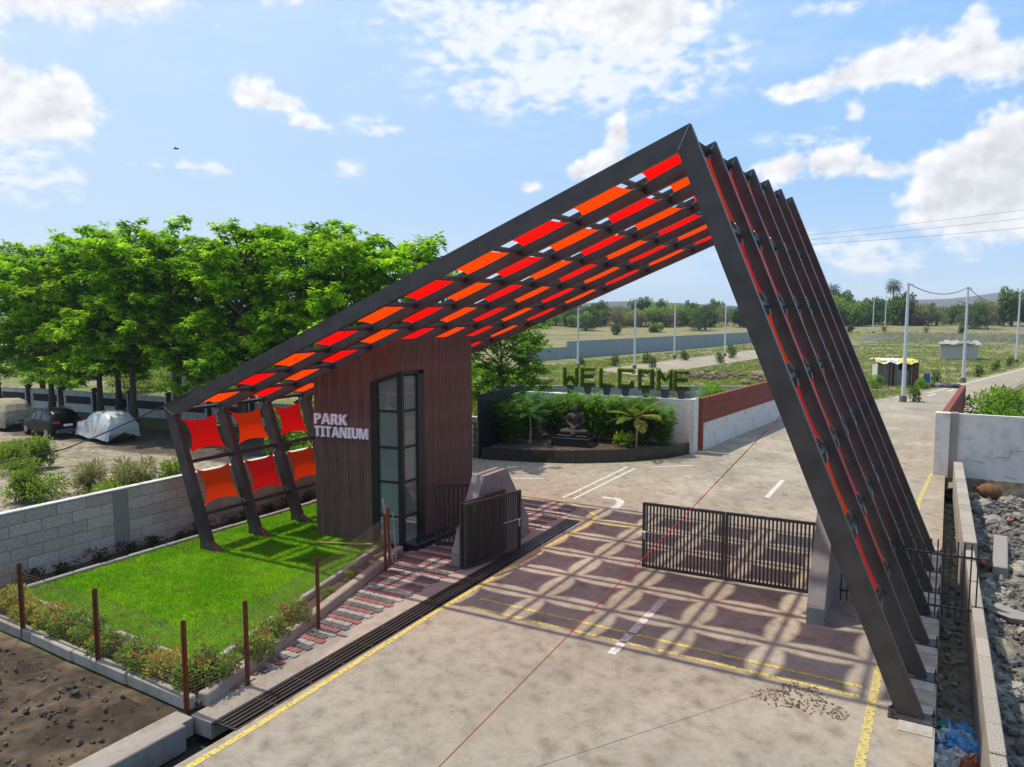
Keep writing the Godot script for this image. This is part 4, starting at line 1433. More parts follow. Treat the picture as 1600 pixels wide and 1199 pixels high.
func make_pavers() -> void:
	R.seed = 41
	var area := PackedVector2Array([Vector2(-11.85, -9.1), Vector2(-12.2, -9.6), Vector2(-12.75, -12.4), Vector2(-13.6, -15.6), Vector2(-14.4, -18.6), Vector2(-14.85, -23.5), Vector2(-14.85, -26.4), Vector2(-13.2, -26.85), Vector2(-12.0, -26.2), Vector2(-11.80, -25.4), Vector2(-11.80, -9.1)])
	var base := Geo.new()
	base.col = Color(0.30, 0.275, 0.235)
	base.slab(area, -0.03, 0.012)
	struct("path", base, M.concrete)
	var bd := Geo.new()
	bd.col = Color(0.38, 0.32, 0.27)
	bd.slab(PackedVector2Array([Vector2(-11.95, -8.9), Vector2(-11.41, -8.9), Vector2(-11.79, -24.9), Vector2(-12.2, -24.9)]), -0.3, 0.022)
	struct("drain_edging", bd, M.concrete)
	var pv := thing("paver_field", "red, grey and white zigzag paving blocks between the flower bed and the drain", "paving")
	var W := 0.25
	var D := 0.205
	var meshes := []
	var tones := [[Color(0.40, 0.385, 0.35), Color(0.44, 0.42, 0.38)], [Color(0.34, 0.13, 0.125), Color(0.37, 0.165, 0.15)], [Color(0.115, 0.115, 0.115), Color(0.155, 0.15, 0.145)]]
	for c in 3:
		var vs := []
		for k in 4:
			var g := Geo.new()
			g.col = tones[c][0].lerp(tones[c][1], R.randf())
			var q := PackedVector2Array()
			for s in 2: # zigzag block outline
				for e: Vector2 in [Vector2(-0.5, -0.36), Vector2(-0.25, -0.5), Vector2(0.0, -0.42), Vector2(0.25, -0.5), Vector2(0.5, -0.36)]:
					q.append(Vector2(e.x * (W - 0.012), e.y * (D - 0.008)) * (1.0 if s == 0 else -1.0))
			g.slab(q, 0.0, 0.028)
			vs.append(g.mesh())
		meshes.append(vs)
	var order := [0, 1, 2, 0, 0, 1, 2]
	var all := []
	var rows := int(17.8 / D)
	for r in rows:
		var z := -9.2 - r * D
		var kind: int = [0, 1, 2][r % 3] if true else order[r % 7]
		for i in 13:
			var x := -14.9 + i * W + (W * 0.5 if r % 2 == 1 else 0.0)
			var ok := true
			for o: Vector2 in [Vector2(-0.1, -0.08), Vector2(0.1, 0.08)]:
				if not inside(Vector2(x, z) + o, area) or x > -12.15:
					ok = false
			if x < -14.2 and z > -22.95 and z < -18.7:
				ok = false
			if ok:
				all.append([kind, x, z])
	var rest := Geo.new()
	for n in all.size():
		var a: Array = all[n]
		var y := 0.012 + R.randf_range(-0.003, 0.004)
		var at := Transform3D(Basis(Vector3.UP, R.randf_range(-0.02, 0.02)), Vector3(a[1], y, a[2]))
		var m: ArrayMesh = meshes[a[0]][R.randi() % 4]
		if n < 300:
			part("paver", m, M.paver, pv, at)
		else:
			var s := m.surface_get_arrays(0)
			for i in s[0].size():
				rest.v.append(at * s[0][i])
				rest.n.append(at.basis * s[1][i])
				rest.c.append(s[Mesh.ARRAY_COLOR][i])
	var st := part("far_pavers", rest, M.paver, pv)
	st.set_meta("kind", "stuff")

func make_grating() -> void:
	var t := thing("drain_grating", "long dark steel bar grating over the drain beside the paved path", "grating", Vector3(-11.11, 0, -8.95), 0.0242)
	var e := Geo.new()
	for x: float in [-0.27, 0.27]:
		e.box(Vector3(x, -0.02, -7.85), Vector3(0.045, 0.06, 15.7), Basis(), 0.006)
	for k in 17:
		e.box(Vector3(0, -0.012, -0.05 - k * 0.975), Vector3(0.5, 0.03, 0.05))
	part("grating_frame", e, M.gate, t)
	var b := Geo.new()
	b.box(Vector3(), Vector3(0.052, 0.03, 15.6), Basis(), 0.004)
	var bm := b.mesh()
	for k in 4:
		part("bar", bm, M.gate, t, Transform3D(Basis(), Vector3(-0.165 + k * 0.11, 0.006, -7.85)))
	var c := Geo.new()
	c.col = Color(0.3, 0.27, 0.24)
	c.box(Vector3(-11.76, -0.2, -3.8), Vector3(0.14, 0.5, 9.6), Basis(), 0.02)
	struct("drain_wall", c, M.concrete)
	var c2 := Geo.new()
	c2.col = Color(0.34, 0.3, 0.26)
	c2.slab(PackedVector2Array([Vector2(-12.3, -8.85), Vector2(-11.83, -8.85), Vector2(-11.83, 2.0), Vector2(-12.3, 2.0)]), -0.3, 0.03)
	struct("drain_edging", c2, M.concrete)

# ---------- planted bed with the statue
func make_planter() -> void:
	R.seed = 51
	var front := [Vector2(-20.5, -32.85), Vector2(-19.2, -33.1), Vector2(-17.9, -33.45), Vector2(-16.9, -33.8), Vector2(-15.9, -34.3), Vector2(-14.8, -35.1), Vector2(-13.8, -35.95), Vector2(-13.0, -36.9), Vector2(-12.4, -37.8), Vector2(-11.95, -38.8), Vector2(-11.65, -39.95)]
	var t := thing("planter_wall", "low curved planter wall faced with polished black granite", "planter")
	for i in front.size() - 1:
		var n := 2 if i < 2 else 3
		for k in n:
			var a: Vector2 = front[i].lerp(front[i + 1], float(k) / n)
			var b: Vector2 = front[i].lerp(front[i + 1], float(k + 1) / n)
			var g := Geo.new()
			g.col = Color.WHITE * R.randf_range(0.8, 1.25)
			g.box(Vector3(0, 0.31, 0), Vector3(a.distance_to(b) - 0.008, 0.62, 0.14), Basis(), 0.006)
			var c := (a + b) * 0.5
			part("granite_panel", g, M.granite, t, Transform3D(Basis(Vector3.UP, -(b - a).angle()), Vector3(c.x, 0.0, c.y)))
	var soil := Geo.new()
	soil.col = Color(0.115, 0.075, 0.05)
	var poly := PackedVector2Array()
	for p in front:
		poly.append(p)
	poly.append_array(PackedVector2Array([Vector2(-11.6, -40.0), Vector2(-21.2, -39.5)]))
	soil.slab(poly, -0.02, 0.50)
	struct("planting_soil", soil, M.dirt)
	var w := thing("garden_wall", "white plastered wall behind the statue, carrying the topiary pots", "wall", Vector3(-21.4, 0, -39.2), 0.07)
	var g := Geo.new()
	g.box(Vector3(4.95, 1.42, -0.28), Vector3(9.9, 2.84, 0.56), Basis(), 0.015)
	part("plaster_body", g, M.plaster, w)
	var g1 := Geo.new()
	g1.box(Vector3(9.80, 1.46, -0.08), Vector3(0.24, 2.9, 1.0), Basis(), 0.015)
	part("end_pier", g1, M.plaster, w)
	# dark slatted screen at the left
	var s := thing("slatted_screen", "tall dark slatted screen at the left end of the planted bed", "screen", Vector3(-20.72, 0, -32.95), PI / 2 + 0.12)
	for k in 26:
		var b := Geo.new()
		b.box(Vector3(0.12 + k * 0.235, 1.66, 0), Vector3(0.2, 3.25, 0.05), Basis(), 0.006)
		part("slat", b, M.black, s)
	var b2 := Geo.new()
	b2.box(Vector3(-0.03, 1.72, 0), Vector3(0.12, 3.44, 0.12), Basis(), 0.01)
	part("post", b2, M.black, s)
	var lg := thing("slatted_gate", "low dark slatted gate between the cabin and the tall screen", "gate", Vector3(-24.3, 0, -32.9))
	gate_leaf(lg, Vector3.ZERO, Vector3(3.45, 0, 0), 1.8, 24)
	# statue on its plinth
	var p := thing("statue_plinth", "low square plinth of dark grey granite under the seated statue", "plinth", Vector3(-17.0, 0.5, -36.5), 0.10)
	var pg := Geo.new()
	pg.box(Vector3(0, 0.22, 0), Vector3(2.1, 0.44, 1.5), Basis(), 0.015)
	part("plinth_block", pg, M.granite, p)
	var pg2 := Geo.new()
	pg2.box(Vector3(0.02, 0.50, 0.0), Vector3(1.62, 0.12, 1.05), Basis(), 0.02)
	part("upper_slab", pg2, M.granite, p)
	var st := top("seated_statue", statue(), M.statue)
	st.position = Vector3(-16.98, 1.06, -36.5)
	st.rotation.y = 0.25
	tag(st, "weathered dark stone statue of a seated meditating figure in a draped robe", "statue")
	# plants
	var gr := [Color(0.085, 0.21, 0.025), Color(0.13, 0.28, 0.03), Color(0.06, 0.15, 0.02), Color(0.19, 0.35, 0.035)]
	var br := [Color(0.22, 0.42, 0.03), Color(0.16, 0.34, 0.025), Color(0.10, 0.23, 0.02)]
	var bm := [bamboo_mesh(61, 2.5, 1.0, 1150, gr), bamboo_mesh(62, 2.6, 1.05, 1200, gr), bamboo_mesh(63, 2.55, 1.0, 1150, br)]
	var spots := [[-20.1, -35.2, 0, 0.95, "dark dense bamboo clump beside the tall dark screen"], [-20.3, -37.4, 1, 1.0, "dark bamboo clump in the back left corner of the planted bed"], [-19.2, -38.3, 0, 1.0, "bamboo clump left of the statue against the white wall"], [-18.1, -38.0, 1, 1.0, "bamboo clump directly behind the statue's shoulder"],
		[-17.0, -38.3, 2, 1.02, "bright green bamboo clump behind the statue's head"], [-16.0, -38.2, 2, 1.02, "bright green bamboo clump just right of the statue"], [-15.0, -38.5, 0, 1.0, "bamboo clump midway between the statue and the yellow palm"], [-14.0, -38.6, 1, 0.98, "bamboo clump behind the yellow-green palm"], [-12.9, -38.7, 2, 0.86, "thin bamboo clump at the right end of the white wall"]]
	for q in spots:
		var b: Array = bm[q[2]]
		plant("bamboo_clump", q[4], "bamboo", Vector3(q[0], 0.48, q[1]), b[1], b[0], q[0] * 3.0, q[3], "bamboo clumps in the planted bed")
	var pp := palm_meshes(65, 1.5, 0.05, 15, 1.3, [Color(0.05, 0.13, 0.025), Color(0.07, 0.16, 0.03)], 1.1)
	plant("fan_palm", "slender dark green palm with pale stems left of the statue", "palm", Vector3(-19.2, 0.48, -35.6), pp[1], pp[0], 0.4, 1.0)
	var py := palm_meshes(66, 1.45, 0.055, 13, 1.75, [Color(0.22, 0.27, 0.04), Color(0.17, 0.25, 0.03), Color(0.27, 0.27, 0.06)], 1.1)
	plant("areca_palm", "yellow-green feather palm right of the statue", "palm", Vector3(-13.9, 0.48, -37.4), py[1], py[0], 1.4, 1.0)
	var sh := bush_mesh(67, 0.55, 0.8, 500, 0.16, [Color(0.25, 0.38, 0.03), Color(0.18, 0.32, 0.02)])
	plant("lime_shrub", "small lime green shrub at the foot of the yellow palm", "shrub", Vector3(-14.5, 0.48, -37.2), sh, null, 0.0, 1.0)
	R.seed = 68
	var lt := Geo.new()
	for k in 60:
		lt.col = [Color(0.45, 0.40, 0.3), Color(0.5, 0.36, 0.08), Color(0.3, 0.2, 0.1)][k % 3]
		var q := Vector2(R.randf_range(-18.5, -12.6), R.randf_range(-38.0, -34.4))
		if inside(q, poly):
			lt.leaf(Vector3(q.x, 0.52, q.y), Vector3(R.randfn(), 0.1, R.randfn()).normalized(), Vector3.UP, 0.14, 0.09)
	var l := top("fallen_leaves", lt, M.any)
	l.set_meta("kind", "stuff")
	tag(l, "scattered dry leaves on the soil of the planted bed", "fallen leaves")
	make_topiary()

func statue() -> ArrayMesh: # seated figure as one surface from a smooth field
	var caps := [ # from, to, radii
		[Vector3(-0.62, 0.13, 0.22), Vector3(-0.1, 0.15, 0.36), 0.14, 0.12], [Vector3(0.62, 0.13, 0.22), Vector3(0.1, 0.15, 0.36), 0.14, 0.12],
		[Vector3(-0.2, 0.2, -0.05), Vector3(-0.6, 0.14, 0.2), 0.19, 0.15], [Vector3(0.2, 0.2, -0.05), Vector3(0.6, 0.14, 0.2), 0.19, 0.15],
		[Vector3(0, 0.18, -0.05), Vector3(0, 0.5, -0.06), 0.27, 0.215], [Vector3(0, 0.5, -0.06), Vector3(0, 0.86, -0.05), 0.22, 0.25],
		[Vector3(-0.24, 0.98, -0.05), Vector3(0.24, 0.98, -0.05), 0.13, 0.13], [Vector3(0, 1.0, -0.05), Vector3(0, 1.2, -0.02), 0.09, 0.08],
		[Vector3(0, 1.27, 0.0), Vector3(0, 1.37, -0.01), 0.125, 0.135], [Vector3(0, 1.49, -0.03), Vector3(0, 1.54, -0.03), 0.07, 0.05],
		[Vector3(-0.33, 0.96, -0.05), Vector3(-0.42, 0.62, -0.02), 0.105, 0.085], [Vector3(-0.42, 0.62, -0.02), Vector3(-0.1, 0.42, 0.26), 0.085, 0.06],
		[Vector3(0.33, 0.96, -0.05), Vector3(0.42, 0.62, -0.02), 0.105, 0.085], [Vector3(0.42, 0.62, -0.02), Vector3(0.1, 0.42, 0.26), 0.085, 0.06],
		[Vector3(-0.12, 0.40, 0.27), Vector3(0.12, 0.40, 0.27), 0.06, 0.06], [Vector3(-0.05, 0.28, 0.3), Vector3(0.0, 0.04, 0.47), 0.13, 0.13], [Vector3(-0.13, 1.3, 0.0), Vector3(-0.13, 1.22, 0.0), 0.025, 0.02], [Vector3(0.13, 1.3, 0.0), Vector3(0.13, 1.22, 0.0), 0.025, 0.02], [Vector3(0, 1.34, 0.125), Vector3(0, 1.29, 0.14), 0.015, 0.022]]
	var cell := 0.036
	var lo := Vector3(-0.86, -0.04, -0.42)
	var nx := 48
	var ny := 48
	var nz := 31
	var f := PackedFloat32Array()
	f.resize(nx * ny * nz)
	f.fill(1.0)
	for cp in caps:
		var a: Vector3 = cp[0]
		var b: Vector3 = cp[1]
		var ab := b - a
		var l2 := maxf(ab.length_squared(), 1e-6)
		var pad: float = maxf(cp[2], cp[3]) + 0.14
		var mn := (a.min(b) - Vector3.ONE * pad - lo) / cell
		var mx := (a.max(b) + Vector3.ONE * pad - lo) / cell
		for z in range(maxi(0, int(mn.z)), mini(nz, int(mx.z) + 1)):
			for y in range(maxi(0, int(mn.y)), mini(ny, int(mx.y) + 1)):
				for x in range(maxi(0, int(mn.x)), mini(nx, int(mx.x) + 1)):
					var p := lo + Vector3(x, y, z) * cell
					var t := clampf((p - a).dot(ab) / l2, 0.0, 1.0)
					var d: float = p.distance_to(a + ab * t) - lerpf(cp[2], cp[3], t)
					var k := (z * ny + y) * nx + x
					var h := maxf(0.06 - absf(f[k] - d), 0.0) / 0.06
					f[k] = minf(f[k], d) - h * h * 0.015
	for z in nz:
		for y in ny:
			for x in nx:
				var p := lo + Vector3(x, y, z) * cell
				if p.y > 0.35 and p.y < 0.98 and p.z > 0.0: # robe pleats
					f[(z * ny + y) * nx + x] += sin(p.y * 62.0 + p.x * 6.0) * 0.009
	var idx := {}
	var pos := PackedVector3Array()
	for z in nz - 1:
		for y in ny - 1:
			for x in nx - 1:
				var s := Vector3.ZERO
				var c := 0
				var o := Vector3(x, y, z)
				for e in 12:
					var ax := e / 4
					var u := e % 2
					var v := (e / 2) % 2
					var p0 := Vector3i(x, y, z)
					p0[(ax + 1) % 3] += u
					p0[(ax + 2) % 3] += v
					var p1 := p0
					p1[ax] += 1
					var fa := f[(p0.z * ny + p0.y) * nx + p0.x]
					var fb := f[(p1.z * ny + p1.y) * nx + p1.x]
					if (fa < 0.0) != (fb < 0.0):
						s += Vector3(p0).lerp(Vector3(p1), fa / (fa - fb))
						c += 1
				if c > 0:
					idx[(z * ny + y) * nx + x] = pos.size()
					pos.append(lo + s / c * cell)
	var g := Geo.new()
	var nrm := PackedVector3Array()
	nrm.resize(pos.size())
	var quads := []
	for z in range(1, nz - 1):
		for y in range(1, ny - 1):
			for x in range(1, nx - 1):
				var k := (z * ny + y) * nx + x
				for ax in 3:
					var st: int = [1, nx, nx * ny][ax]
					var su: int = [nx, nx * ny, 1][ax]
					var sv: int = [nx * ny, 1, nx][ax]
					if (f[k] < 0.0) == (f[k + st] < 0.0):
						continue
					var q := [idx.get(k - su - sv, -1), idx.get(k - sv, -1), idx.get(k, -1), idx.get(k - su, -1)]
					if q.has(-1):
						continue
					if f[k] >= 0.0:
						q.reverse()
					quads.append(q)
					var m := (pos[q[1]] - pos[q[0]]).cross(pos[q[2]] - pos[q[0]]) + (pos[q[2]] - pos[q[0]]).cross(pos[q[3]] - pos[q[0]])
					for i in q:
						nrm[i] += m
	for q in quads:
		g.tri_n(pos[q[0]], pos[q[1]], pos[q[2]], nrm[q[0]].normalized(), nrm[q[1]].normalized(), nrm[q[2]].normalized())
		g.tri_n(pos[q[0]], pos[q[2]], pos[q[3]], nrm[q[0]].normalized(), nrm[q[2]].normalized(), nrm[q[3]].normalized())
	return g.mesh()

func make_topiary() -> void:
	var strokes := {
		"W": [[0.1, 0, 0.1, 1], [0.9, 0, 0.9, 1], [0.1, 0.05, 0.5, 0.5], [0.5, 0.5, 0.9, 0.05]],
		"E": [[0.1, 0, 0.1, 1], [0.1, 0.93, 0.95, 0.93], [0.1, 0.52, 0.8, 0.52], [0.1, 0.07, 0.95, 0.07]],
		"L": [[0.1, 0, 0.1, 1], [0.1, 0.07, 0.95, 0.07]],
		"C": [[0.1, 0, 0.1, 1], [0.1, 0.93, 0.95, 0.93], [0.1, 0.07, 0.95, 0.07], [0.92, 0.05, 0.92, 0.3]],
		"O": [[0.1, 0, 0.1, 1], [0.9, 0, 0.9, 1], [0.1, 0.93, 0.9, 0.93], [0.1, 0.07, 0.9, 0.07]],
		"M": [[0.1, 0, 0.1, 1], [0.9, 0, 0.9, 1], [0.1, 0.95, 0.5, 0.5], [0.5, 0.5, 0.9, 0.95]]}
	var spots := [["W", -18.75, -39.66, "topiary letter W, leftmost of the clipped row on the white wall"], ["E", -17.7, -39.73, "topiary letter E, second of the row, next to the W"], ["L", -16.58, -39.81, "topiary letter L between the first E and the C"], ["C", -15.5, -39.89, "topiary letter C in the middle of the row"], ["O", -14.35, -39.97, "topiary letter O right of the C"], ["M", -13.3, -40.05, "topiary letter M beside the last letter"], ["E", -12.4, -40.1, "topiary letter E, rightmost of the row, over the largest pot"]]
	var pal := [Color(0.33, 0.45, 0.06), Color(0.25, 0.36, 0.05), Color(0.42, 0.52, 0.08), Color(0.19, 0.26, 0.05)]
	for n in spots.size():
		var s: Array = spots[n]
		R.seed = 80 + n
		var y0 := 2.85
		var t := thing("topiary_letter", s[3], "topiary", Vector3(s[1], y0, s[2]), 0.25, "topiary letters on the white wall")
		var pot := Geo.new()
		pot.col = Color(0.075, 0.075, 0.08)
		pot.lathe(Vector3.ZERO, [Vector2(0, 0), Vector2(0.17, 0), Vector2(0.235, 0.40), Vector2(0.255, 0.40), Vector2(0.255, 0.45), Vector2(0.22, 0.45), Vector2(0.2, 0.40), Vector2(0, 0.39)], 16)
		part("pot", pot, M.any, t)
		var g := Geo.new()
		var w := 0.86
		var h := 1.05
		for k in strokes[s[0]]:
			var a: Vector3 = Vector3((k[0] - 0.5) * w, 0.45 + k[1] * h, 0)
			var b: Vector3 = Vector3((k[2] - 0.5) * w, 0.45 + k[3] * h, 0)
			for i in int(a.distance_to(b) * 2300.0):
				var p := a.lerp(b, R.randf())
				var d := rdir()
				var q := Vector3(d.x, d.y, d.z) * Vector3(0.085, 0.075, 0.13) * pow(R.randf(), 0.25)
				g.col = pick(pal) * (0.85 + 0.5 * k[3] * R.randf())
				g.leaf(p + q, (d + rdir() * 0.6).normalized(), (d * 0.8 + Vector3.UP * 0.6 + rdir() * 0.5).normalized(), 0.075, 0.045)
		part("clipped_foliage", g, M.leaf, t)

# ---------- cars
func car_sections() -> Array: # x from the tail, sill, belt, roof, half widths low, belt, roof
	return [[0.0, 0.42, 0.78, 0.80, 0.74, 0.76, 0.70], [0.08, 0.36, 0.98, 1.02, 0.82, 0.84, 0.74], [0.35, 0.34, 1.02, 1.40, 0.88, 0.89, 0.68], [0.75, 0.33, 1.02, 1.58, 0.90, 0.91, 0.66], [1.5, 0.32, 0.99, 1.63, 0.90, 0.91, 0.68], [2.3, 0.32, 0.98, 1.60, 0.90, 0.91, 0.67], [2.75, 0.32, 0.98, 1.40, 0.90, 0.91, 0.70], [3.2, 0.32, 0.98, 1.03, 0.90, 0.90, 0.76], [3.9, 0.34, 0.92, 0.96, 0.88, 0.87, 0.72], [4.25, 0.36, 0.80, 0.84, 0.80, 0.80, 0.66], [4.36, 0.42, 0.66, 0.68, 0.70, 0.70, 0.6]]

func car_body(cover: bool) -> Geo:
	var s := car_sections()
	var g := Geo.new()
	var rings := []
	var n := s.size()
	var steps := 8 if cover else 2
	var dense := []
	for i in n - 1:
		for k in steps:
			var t := float(k) / steps
			var r := []
			for q in 7:
				r.append(lerpf(s[i][q], s[i + 1][q], t))
			dense.append(r)
	dense.append(s[n - 1])
	for r in dense:
		var p := []
		var low: float = 0.20 if cover else r[1]
		var fl: float = 0.10 if cover else 0.0
		var pts := [Vector2(r[4] + fl * 1.6, low), Vector2(r[4] + 0.02 + fl, low + 0.14), Vector2(r[5] + fl * 0.6, (low + r[2]) * 0.5 + 0.05), Vector2(r[5] - 0.01 + fl * 0.4, r[2]), Vector2(lerpf(r[5], r[6], 0.55) + fl * 0.3, lerpf(r[2], r[3], 0.55)), Vector2(r[6], r[3] - 0.03 + fl * 0.3), Vector2(r[6] - 0.12, r[3] + 0.015 + fl * 0.35), Vector2(0, r[3] + 0.04 + fl * 0.35)]
		for q in pts:
			p.append(Vector3(r[0], q.y, q.x))
		for k in range(pts.size() - 2, -1, -1):
			p.append(Vector3(r[0], pts[k].y, -pts[k].x))
		if cover:
			for k in p.size():
				var y: float = p[k].y
				var f := 0.032 * sin(r[0] * 17.0 + y * 7.0 * sin(r[0] * 1.7) + (3.0 if p[k].z < 0.0 else 0.0)) * clampf((1.3 - y) / 0.9, 0.0, 1.0) + 0.012 * sin(r[0] * 7.0 + p[k].z * 9.0 + y * 6.0)
				p[k] += Vector3(0.0, f * 0.6, signf(p[k].z) * f)
				if y < 0.3:
					p[k].y += 0.04 * sin(r[0] * 2.6 + p[k].z)
		rings.append(p)
	for i in rings.size() - 1:
		for k in rings[i].size() - 1:
			g.quad(rings[i][k], rings[i][k + 1], rings[i + 1][k + 1], rings[i + 1][k])
	for e in 2:
		var rg: Array = rings[0] if e == 0 else rings[-1]
		var mid := Vector3(rg[0].x, 0.6, 0)
		var c := Vector3(2.1, 0.7, 0)
		for k in rg.size() - 1:
			g.face([mid, rg[k], rg[k + 1]], c)
	# smooth the shading
	var sum := {}
	for i in g.v.size():
		var k := Vector3i(g.v[i] * 500.0)
		sum[k] = sum.get(k, Vector3.ZERO) + g.n[i]
	for i in g.v.size():
		var sm: Vector3 = sum[Vector3i(g.v[i] * 500.0)]
		if sm.normalized().dot(g.n[i]) > (0.35 if cover else 0.75):
			g.n[i] = sm.normalized()
	return g

func wheels(t: Node3D) -> void:
	var ty := Geo.new()
	var b := Basis(Vector3(1, 0, 0), Vector3(0, 0, 1), Vector3(0, -1, 0))
	var rim := Geo.new()
	rim.col = Color(0.35, 0.35, 0.36)
	ty.tube([Vector3(0, 0, -0.11), Vector3(0, 0, -0.09), Vector3(0, 0, 0.09), Vector3(0, 0, 0.11)], [0.30, 0.34, 0.34, 0.30], 18)
	rim.tube([Vector3(0, 0, -0.115), Vector3(0, 0, 0.115)], [0.2, 0.2], 14)
	for k in 5:
		rim.bar(Vector3(0, 0, 0.118), Vector3(cos(k * 1.257), sin(k * 1.257), 0.0) * 0.2 + Vector3(0, 0, 0.118), 0.05, 0.012, Vector3(0, 0, 1))
		rim.bar(Vector3(0, 0, -0.118), Vector3(cos(k * 1.257), sin(k * 1.257), 0.0) * 0.2 + Vector3(0, 0, -0.118), 0.05, 0.012, Vector3(0, 0, 1))
	var tm := ty.mesh()
	var rm := rim.mesh()
	for x: float in [0.82, 3.5]:
		for z: float in [-0.80, 0.80]:
			var w := part("wheel", tm, M.tyre, t, Transform3D(Basis(), Vector3(x, 0.34, z)))
			part("rim", rm, M.metal_any, w)

func make_cars() -> void:
	# noses point away to the left, tails towards the road: local +x is the nose
	var s := thing("parked_car", "black hatchback car with pale number plate, parked between two covered cars", "car", Vector3(-45.55, 0, -26.35), PI - 0.10, "cars parked by the compound wall")
	part("body", car_body(false), M.carpaint, s)
	for sz: float in [-1.0, 1.0]:
		var st := car_sections()
		for q: Vector2i in [Vector2i(2, 4), Vector2i(4, 5), Vector2i(5, 6)]:
			var a: Array = st[q.x]
			var b: Array = st[q.y]
			var x0: float = a[0] + 0.08
			var x1: float = b[0] - 0.05
			var z0: float = (lerpf(a[5], a[6], 0.1) + 0.012) * sz
			var z1: float = (lerpf(b[5], b[6], 0.1) + 0.012) * sz
			var z2: float = (lerpf(b[5], b[6], 0.86) + 0.02) * sz
			var z3: float = (lerpf(a[5], a[6], 0.86) + 0.02) * sz
			var gl := Geo.new()
			gl.face([Vector3(x0, lerpf(a[2], a[3], 0.1), z0), Vector3(x1, lerpf(b[2], b[3], 0.1), z1), Vector3(x1, lerpf(b[2], b[3], 0.84), z2), Vector3(x0, lerpf(a[2], a[3], 0.84), z3)], Vector3(2, 1, 0))
			part("window", gl, M.carglass, s)
	var rw := Geo.new()
	rw.face([Vector3(0.16, 1.12, -0.62), Vector3(0.16, 1.12, 0.62), Vector3(0.60, 1.52, 0.52), Vector3(0.60, 1.52, -0.52)], Vector3(2, 0.8, 0))
	part("rear_window", rw, M.carglass, s)
	var fw := Geo.new()
	fw.face([Vector3(3.14, 1.08, -0.7), Vector3(3.14, 1.08, 0.7), Vector3(2.36, 1.6, 0.56), Vector3(2.36, 1.6, -0.56)], Vector3(2, 0.8, 0))
	part("windscreen", fw, M.carglass, s)
	for z: float in [-0.62, 0.62]:
		var lt := Geo.new()
		lt.col = Color(0.3, 0.015, 0.015)
		lt.box(Vector3(0.05, 0.93, z), Vector3(0.10, 0.12, 0.34), Basis(), 0.02)
		part("tail_light", lt, M.any, s)
		var rl := Geo.new()
		rl.col = Color(0.09, 0.09, 0.095)
		rl.bar(Vector3(0.9, 1.66, z), Vector3(2.3, 1.68, z), 0.04, 0.04)
		part("roof_rail", rl, M.any, s)
	var pl := Geo.new()
	pl.col = Color(0.75, 0.75, 0.72)
	pl.box(Vector3(-0.02, 0.76, 0), Vector3(0.03, 0.13, 0.52), Basis(), 0.005)
	part("number_plate", pl, M.any, s)
	var bp := Geo.new()
	bp.col = Color(0.09, 0.09, 0.095)
	bp.box(Vector3(0.0, 0.42, 0), Vector3(0.14, 0.2, 1.4), Basis(), 0.03)
	part("bumper", bp, M.any, s)
	wheels(s)
	var cov := car_body(true)
	var a := thing("covered_car", "car under a silver grey cover, nearest the canopy", "car", Vector3(-41.0, 0, -26.9), PI - 0.16, "cars parked by the compound wall")
	part("car_cover", cov, M.cloth, a)
	wheels(a)
	var c := thing("covered_car", "car under a beige canvas cover at the left edge", "car", Vector3(-51.2, 0, -26.6), PI - 0.12, "cars parked by the compound wall")
	var cv := part("car_cover", cov, M.canvas, c)
	cv.scale = Vector3(1, 1.12, 1)
	wheels(c)

